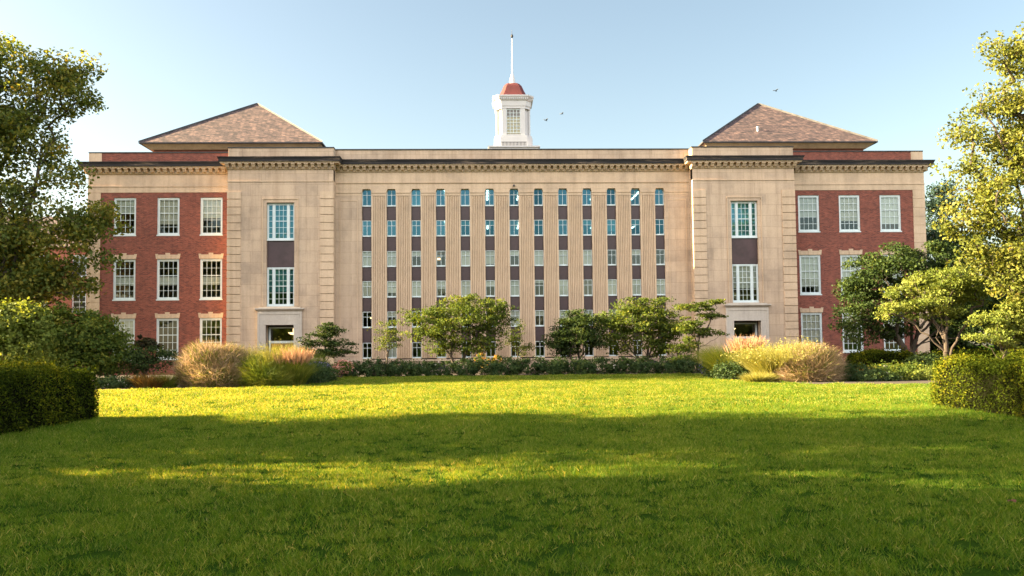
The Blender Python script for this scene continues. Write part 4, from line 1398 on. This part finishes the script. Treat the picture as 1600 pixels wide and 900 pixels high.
# -- shrubs in front of the facade
rs_ = np.random.RandomState(3)
xs = np.linspace(-10.2, 10.2, 16)
for i, x in enumerate(xs):
    Y = -8.9+rs_.normal()*.12
    hgt = .92+.14*rs_.random()
    lo = [(np.array([x, Y, hgt*.5]), np.array([.82, .62, hgt*.52])), (np.array([x+.35*rs_.normal(), Y-.2, hgt*.38]), np.array([.6, .6, hgt*.4]))]
    lab, fl = 'green rose shrub of the low row edging the lawn before the facade', None
    if i in (1, 2, 3, 4, 11, 12):
        fl = ('petal_white', rs_.randint(4, 10), .09)
    shrub('rose_shrub', lab, 'shrub', lo, 2300, .12, 'leaf_shrub', 300+i, 'rose shrubs in the row before the facade', fl)
for i, (px, py, Y, rx, ry, lab) in enumerate(((752, 556, -7.6, 12, 8, 'orange flowering plant behind the shrubs right of the forked trunk'), (800-24, 558, -7.6, 8, 7, 'small orange flowering plant nearest the middle of the facade'))):
    shrub('flowering_plant', lab, 'plant', [ell(px, py+8, rx, ry+4, Y)], 700, .09, 'leaf_mid', 330+i, None, ('petal_orange', 40, .10))

# -- left bed
shrub('yellow_shrub', 'sunlit golden yellow shrub at the left photo edge', 'shrub', [ell(18, 506, 48, 28, -19.8), ell(48, 496, 24, 20, -19.8), ell(-15, 520, 46, 40, -20), ell(20, 545, 52, 26, -20), ell(60, 520, 15, 20, -20), ell(35, 482, 14, 12, -19.8), ell(5, 486, 14, 10, -19.8)], 15000, .16, 'leaf_yellow', 401, inner=.45)
shrub('large_shrub', 'broad dark green shrub beside the yellow shrub', 'shrub', [ell(100, 525, 44, 40, -15), ell(150, 532, 42, 38, -15), ell(68, 548, 46, 34, -15), ell(132, 502, 26, 20, -15), ell(178, 555, 26, 30, -15.5), ell(110, 570, 60, 26, -15.5), ell(90, 490, 18, 12, -15), ell(168, 512, 16, 12, -15)], 24000, .16, 'leaf_mid', 402, inner=.5)
shrub('small_shrub', 'low bronze leaved shrub between the windows of the left wing', 'shrub', [ell(224, 534, 16, 10, -13), ell(238, 540, 12, 9, -13), ell(214, 545, 14, 9, -13)], 1500, .16, 'leaf_purple', 403, inner=.2)
shrub('small_shrub', 'dark rounded shrub below the left wing windows', 'shrub', [ell(240, 562, 34, 18, -15.5), ell(215, 568, 24, 16, -15.5)], 4500, .10, 'leaf_dark', 404)
shrub('ground_plant', 'low plants with tiny white flowers by the left path', 'plant', [ell(190, 597, 32, 9, -20.3), ell(165, 600, 20, 8, -20.3)], 3000, .09, 'leaf_shrub', 405, None, ('petal_white', 26, .05))
def gl(px, Y):
    return at(px, 560, Y).x
grassclump('ornamental_grass', 'rust and green grass tuft left of the pinkish grass mound', gl(234, -20.6), -20.6, .75, .6, .95, 900, 'blade_rust', 411, width=.022)
grassclump('ornamental_grass', 'small green grass tuft left of the pinkish grass mound', gl(264, -20.2), -20.2, .45, .5, 1.05, 600, 'blade_green', 412, width=.02)
grassmound('ornamental_grass', 'big pinkish tan grass mound at the left of the lawn', [ell(322, 571, 42, 35, -19.9), ell(358, 572, 32, 33, -19.8), ell(298, 582, 22, 25, -20.0), ell(340, 588, 52, 20, -20.3), ell(372, 578, 18, 24, -19.8), ell(310, 552, 18, 14, -19.9)], 26000, .32, 'blade_green', 'blade_pink', 413, .68)
grassclump('ornamental_grass', 'bright yellow green tall grass right of the pinkish mound', gl(415, -18.9), -18.9, 1.75, 1.0, 2.5, 5200, 'blade_yellow', 414, lean=.3, width=.02, droop=.25, seeds=('blade_yellow', 2500, .06))
grassclump('ornamental_grass', 'green grass with pink plumes right of the bright tall grass', gl(458, -19.6), -19.6, .75, .6, 1.55, 2000, 'blade_green', 415, lean=.3, width=.02, plume=('plume', 170, .55, .03))
grassclump('ornamental_grass', 'green grass behind the pink plumes beside the left doorway', gl(475, -13), -13, .9, .9, 2.1, 1700, 'blade_green', 416, lean=.35, width=.02)
grassmound('ornamental_grass', 'dark green grass mound in the shade right of the pinkish mound', [ell(405, 582, 30, 24, -20.3), ell(432, 586, 28, 19, -20.0), ell(415, 592, 40, 15, -20.5)], 12000, .34, 'blade_green', 'blade_green', 421, .5)
shrub('mound_shrub', 'low dark green mound at the right end of the left bed', 'shrub', [ell(478, 588, 36, 15, -17.5), ell(505, 586, 20, 13, -15)], 7000, .10, 'leaf_shrub', 422)
shrub('lavender_plant', 'lavender blue flowering plant below the dark layered tree', 'plant', [ell(497, 575, 20, 9, -14)], 1300, .09, 'leaf_shrub', 423, None, ('petal_blue', 300, .07))
shrub('flowering_plant', 'pink flowering plant left of the rose shrubs', 'plant', [ell(537, 573, 15, 10, -10.5), ell(525, 580, 12, 8, -10.5)], 1100, .09, 'leaf_mid', 424, None, ('petal_pink', 170, .09))

# -- right bed
grassclump('ornamental_grass', 'dense green tall grass at the left end of the right bed', gl(1142, -16), -16, 1.25, 1.0, 2.3, 4200, 'blade_green', 431, lean=.35, width=.02)
grassclump('ornamental_grass', 'green grass with tan plumes in the right bed', gl(1166, -18), -18, .7, .7, 1.85, 1200, 'blade_green', 432, lean=.3, width=.02, plume=('plume', 200, .55, .03))
grassclump('ornamental_grass', 'bright yellow tall grass in the middle of the right bed', gl(1214, -20.6), -20.6, 1.2, 1.0, 2.45, 4600, 'blade_yellow', 433, lean=.4, width=.02, seeds=('blade_yellow', 3500, .08))
grassmound('ornamental_grass', 'pinkish gold grass mound at the right end of the bed', [ell(1268, 570, 44, 33, -21.4), ell(1292, 574, 26, 28, -21.5), ell(1250, 580, 34, 24, -21.7), ell(1270, 588, 46, 16, -21.6)], 19000, .32, 'blade_green', 'blade_pink', 434, .7)
grassclump('ornamental_grass', 'low golden grass at the foot of the yellow grass', gl(1185, -21.8), -21.8, .8, .5, .65, 1200, 'blade_yellow', 435, lean=.7, width=.02)
shrub('mound_shrub', 'dark green mound below the tan plumes', 'shrub', [ell(1150, 582, 34, 16, -18.5), ell(1122, 578, 24, 14, -15.5)], 6500, .10, 'leaf_shrub', 441)
shrub('mound_shrub', 'dark shrub at the right foot of the pinkish gold mound', 'shrub', [ell(1335, 585, 30, 14, -21.5), ell(1365, 590, 34, 9, -22)], 5500, .10, 'leaf_shrub', 442)
shrub('ground_plant', 'low grey green plants right of the dark shrub', 'plant', [ell(1400, 580, 44, 9, -20), ell(1390, 587, 36, 7, -21.5)], 5000, .10, 'leaf_mid', 443, None, ('petal_white', 12, .06))
shrub('ground_plant', 'sunlit yellow ground plants beside the right path', 'plant', [ell(1440, 586, 26, 8, -21.5), ell(1465, 582, 24, 9, -21.0)], 4000, .09, 'leaf_yellow', 444)
grassclump('ornamental_grass', 'small rust grass tuft behind the dark shrub', gl(1357, -18), -18, .5, .4, .9, 600, 'blade_rust', 445, width=.02)
shrub('mound_shrub', 'green shrub at the foot of the dark spreading tree', 'shrub', [ell(1450, 568, 34, 12, -14)], 3500, .11, 'leaf_shrub', 446)
shrub('lavender_plant', 'bluish flowering plant beside the layered tree of the right doorway', 'plant', [ell(1104, 575, 12, 9, -12.5)], 900, .09, 'leaf_shrub', 447, None, ('petal_blue', 160, .07))

# ------------------------------------------------------------------ far red brick building on the left
B2 = empty('brick_building', (-58, 22, 0), 'red brick building with white windows half hidden behind the oak', 'building')
b = MB()
ops = [(x-.7, x+.7, z, z+2.2) for x in np.arange(-16, 19, 3.6) for z in (1.5, 5.5, 9.0)]
openings(b, -20, 20, 0, 12, ops, 0, .25)
b.add([(20, 0, 0), (20, 14, 0), (20, 14, 12), (20, 7, 16), (20, 0, 12)], [(0, 1, 2, 3, 4)])
b.build('wall', M['brick_far'], B2)
b = MB(); b.add([(-20.3, -.4, 11.9), (20.3, -.4, 11.9), (20.3, 7, 16.1), (-20.3, 7, 16.1), (20.3, 14.4, 11.9), (-20.3, 14.4, 11.9)], [(0, 1, 2, 3), (3, 2, 4, 5)])
b.build('roof', M['tiles'], B2)
fw = None
for o in ops:
    loc = ((o[0]+o[1])/2, .1, o[2])
    if fw is None:
        fw = sash(.69, 2.195, 2, 4, .5, .09).build('window', M['white'], B2, loc)
        fg = paneq(.62, 2.2, .06).build('glass', M['glass_clear'], fw)
    else:
        dup(fg, dup(fw, B2, loc))
b = MB(); b.box(-19.8, 19.8, .5, .6, .1, 11.9); b.build('interior', M['room'], B2)

# ------------------------------------------------------------------ birds
def bird(px, py, Y, tilt, label):
    p = at(px, py, Y)
    t = empty('bird', p, label, 'bird')
    t.rotation_euler = (0, tilt, .5)
    t.scale = (.72, .72, .72)
    b = MB()
    rings = []
    for x, r in ((-.20, .01), (-.14, .03), (-.04, .055), (.07, .05), (.13, .03), (.17, .03), (.21, .006)):
        rings.append([(x, r*math.cos(2*PI*k/8), r*math.sin(2*PI*k/8)) for k in range(8)])
    b.loft(rings); b.hexa([(-.33, -.05, -.005), (-.18, -.015, -.005), (-.18, .015, -.005), (-.33, .05, -.005)], [(-.33, -.05, .005), (-.18, -.015, .005), (-.18, .015, .005), (-.33, .05, .005)])
    b.build('body', M['bird'], t, smooth=True)
    for s in (-1, 1):
        w = MB()
        pts = [(.06, .03, .02), (.10, .20, .12), (-.02, .42, .10), (-.08, .20, .11), (-.06, .03, .02)]
        w.add([(x, s*y, z) for x, y, z in pts]+[(x, s*y, z+.012) for x, y, z in pts],
              [(0, 1, 3, 4), (1, 2, 3), (5, 9, 8, 6), (6, 8, 7), (0, 5, 6, 1), (1, 6, 7, 2), (2, 7, 8, 3), (3, 8, 9, 4)])
        w.build('wing', M['bird'], t)
bird(853, 188, 6, .25, 'small dark bird in flight just right of the cupola, the lower of two')
bird(878, 178, 6, -.2, 'small dark bird in flight right of the cupola, the upper of two')
bird(1212, 142, 2, .1, 'lone bird in flight above the right hipped roof')

p = at(1592, 843, -49)
fl = MB()
fl.add([(0, -.05, .012), (.03, -.015, .03), (.055, .0, .018), (.03, .02, .034), (0, .055, .016), (-.03, .02, .03), (-.055, 0, .014), (-.03, -.02, .028)], [(0, 1, 2, 3), (0, 3, 4, 5), (0, 5, 6, 7)])
fo = fl.build('fallen_leaf', plain('dry_leaf', (0.10, 0.035, 0.012), .8, .3, 30), None, (p.x-.25, -49.3, .05))
tag(fo, 'small brown fallen leaf lying on the lawn at the right photo edge', 'leaf')

# ------------------------------------------------------------------ lawn grass
def tuft(name, nb, rad, h, w, seed):
    rs = np.random.RandomState(seed)
    a = rs.random(nb)*2*PI; rr = np.sqrt(rs.random(nb))*rad
    root = np.stack([np.cos(a)*rr, np.sin(a)*rr, np.zeros(nb)-.004], 1)
    d = unit(np.stack([rs.normal(size=nb)*.42, rs.normal(size=nb)*.42, np.ones(nb)], 1))
    ln = h*(.45+.7*rs.random(nb))
    o = hair(name, root, d, ln, np.full(nb, w)*(.7+.6*rs.random(nb)), .5*rs.random(nb), np.clip(rs.normal(size=nb)*.24+.47, 0, 1), M['turf'], None, rs, 2)
    COL.objects.unlink(o)
    return o
near = bpy.data.collections.new('near_tufts')
for i in range(4):
    near.objects.link(tuft('turf_tuft', 60, .13, .070, .0062, 900+i))
far = bpy.data.collections.new('far_tufts')
for i in range(4):
    far.objects.link(tuft('wide_turf_tuft', 80, .24, .07, .011, 910+i))

def inside(poly, x, y):
    c = np.zeros(len(x), bool)
    j = len(poly)-1
    for i in range(len(poly)):
        xi, yi = poly[i]; xj, yj = poly[j]
        m_ = ((yi > y) != (yj > y)) & (x < (xj-xi)*(y-yi)/(yj-yi+1e-12)+xi)
        c ^= m_; j = i
    return c

def scatter(name, coll, y0, y1, dens, seed, smin, smax):
    rs = np.random.RandomState(seed)
    x0, x1 = CX-.72*(y1+DIST)-.5, CX+.78*(y1+DIST)+.5
    n = int((x1-x0)*(y1-y0)*dens)
    x = x0+(x1-x0)*rs.random(n); y = y0+(y1-y0)*rs.random(n)
    k = inside(LAWN, x, y) & (np.abs(x-CX-.034*(y+DIST)) < .70*(y+DIST)+.6)
    x, y = x[k], y[k]; n = len(x)
    me = bpy.data.meshes.new(name)
    me.vertices.add(n)
    me.vertices.foreach_set('co', np.stack([x, y, np.full(n, .005)], 1).astype(np.float32).ravel())
    pat = np.sin(x*.9+np.sin(y*.7)*1.3)*np.sin(y*1.1+np.sin(x*.5))
    sc = (smin+(smax-smin)*rs.random(n))*(1+.18*pat)
    a = me.attributes.new('rz', 'FLOAT_VECTOR', 'POINT')
    a.data.foreach_set('vector', np.stack([rs.normal(size=n)*.10, rs.normal(size=n)*.10, rs.random(n)*2*PI], 1).astype(np.float32).ravel())
    a = me.attributes.new('sc', 'FLOAT', 'POINT'); a.data.foreach_set('value', sc.astype(np.float32))
    a = me.attributes.new('pick', 'INT', 'POINT'); a.data.foreach_set('value', rs.randint(0, 4, n).astype(np.int32))
    o = bpy.data.objects.new(name, me); COL.objects.link(o)
    tag(o, 'short mown green grass covering the lawn', 'grass', None, 'stuff')
    ng = bpy.data.node_groups.new(name+'_nodes', 'GeometryNodeTree')
    ng.interface.new_socket('Geometry', in_out='INPUT', socket_type='NodeSocketGeometry')
    ng.interface.new_socket('Geometry', in_out='OUTPUT', socket_type='NodeSocketGeometry')
    gi, go = ng.nodes.new('NodeGroupInput'), ng.nodes.new('NodeGroupOutput')
    ci = ng.nodes.new('GeometryNodeCollectionInfo'); ci.inputs['Collection'].default_value = coll
    ci.inputs['Separate Children'].default_value = True; ci.inputs['Reset Children'].default_value = True
    iop = ng.nodes.new('GeometryNodeInstanceOnPoints'); iop.inputs['Pick Instance'].default_value = True
    def attr(nm, dt):
        q = ng.nodes.new('GeometryNodeInputNamedAttribute'); q.data_type = dt; q.inputs['Name'].default_value = nm
        return q.outputs['Attribute']
    ng.links.new(gi.outputs[0], iop.inputs['Points'])
    ng.links.new(ci.outputs[0], iop.inputs['Instance'])
    ng.links.new(attr('pick', 'INT'), iop.inputs['Instance Index'])
    ng.links.new(attr('rz', 'FLOAT_VECTOR'), iop.inputs['Rotation'])
    ng.links.new(attr('sc', 'FLOAT'), iop.inputs['Scale'])
    ng.links.new(iop.outputs[0], go.inputs[0])
    md = o.modifiers.new('scatter', 'NODES'); md.node_group = ng
    return o
scatter('grass', near, -52.5, -42, 70, 1, .7, 1.2)
scatter('grass', near, -42, -36, 40, 2, .85, 1.6)
scatter('grass', far, -36, -9, 19, 3, .75, 1.4)
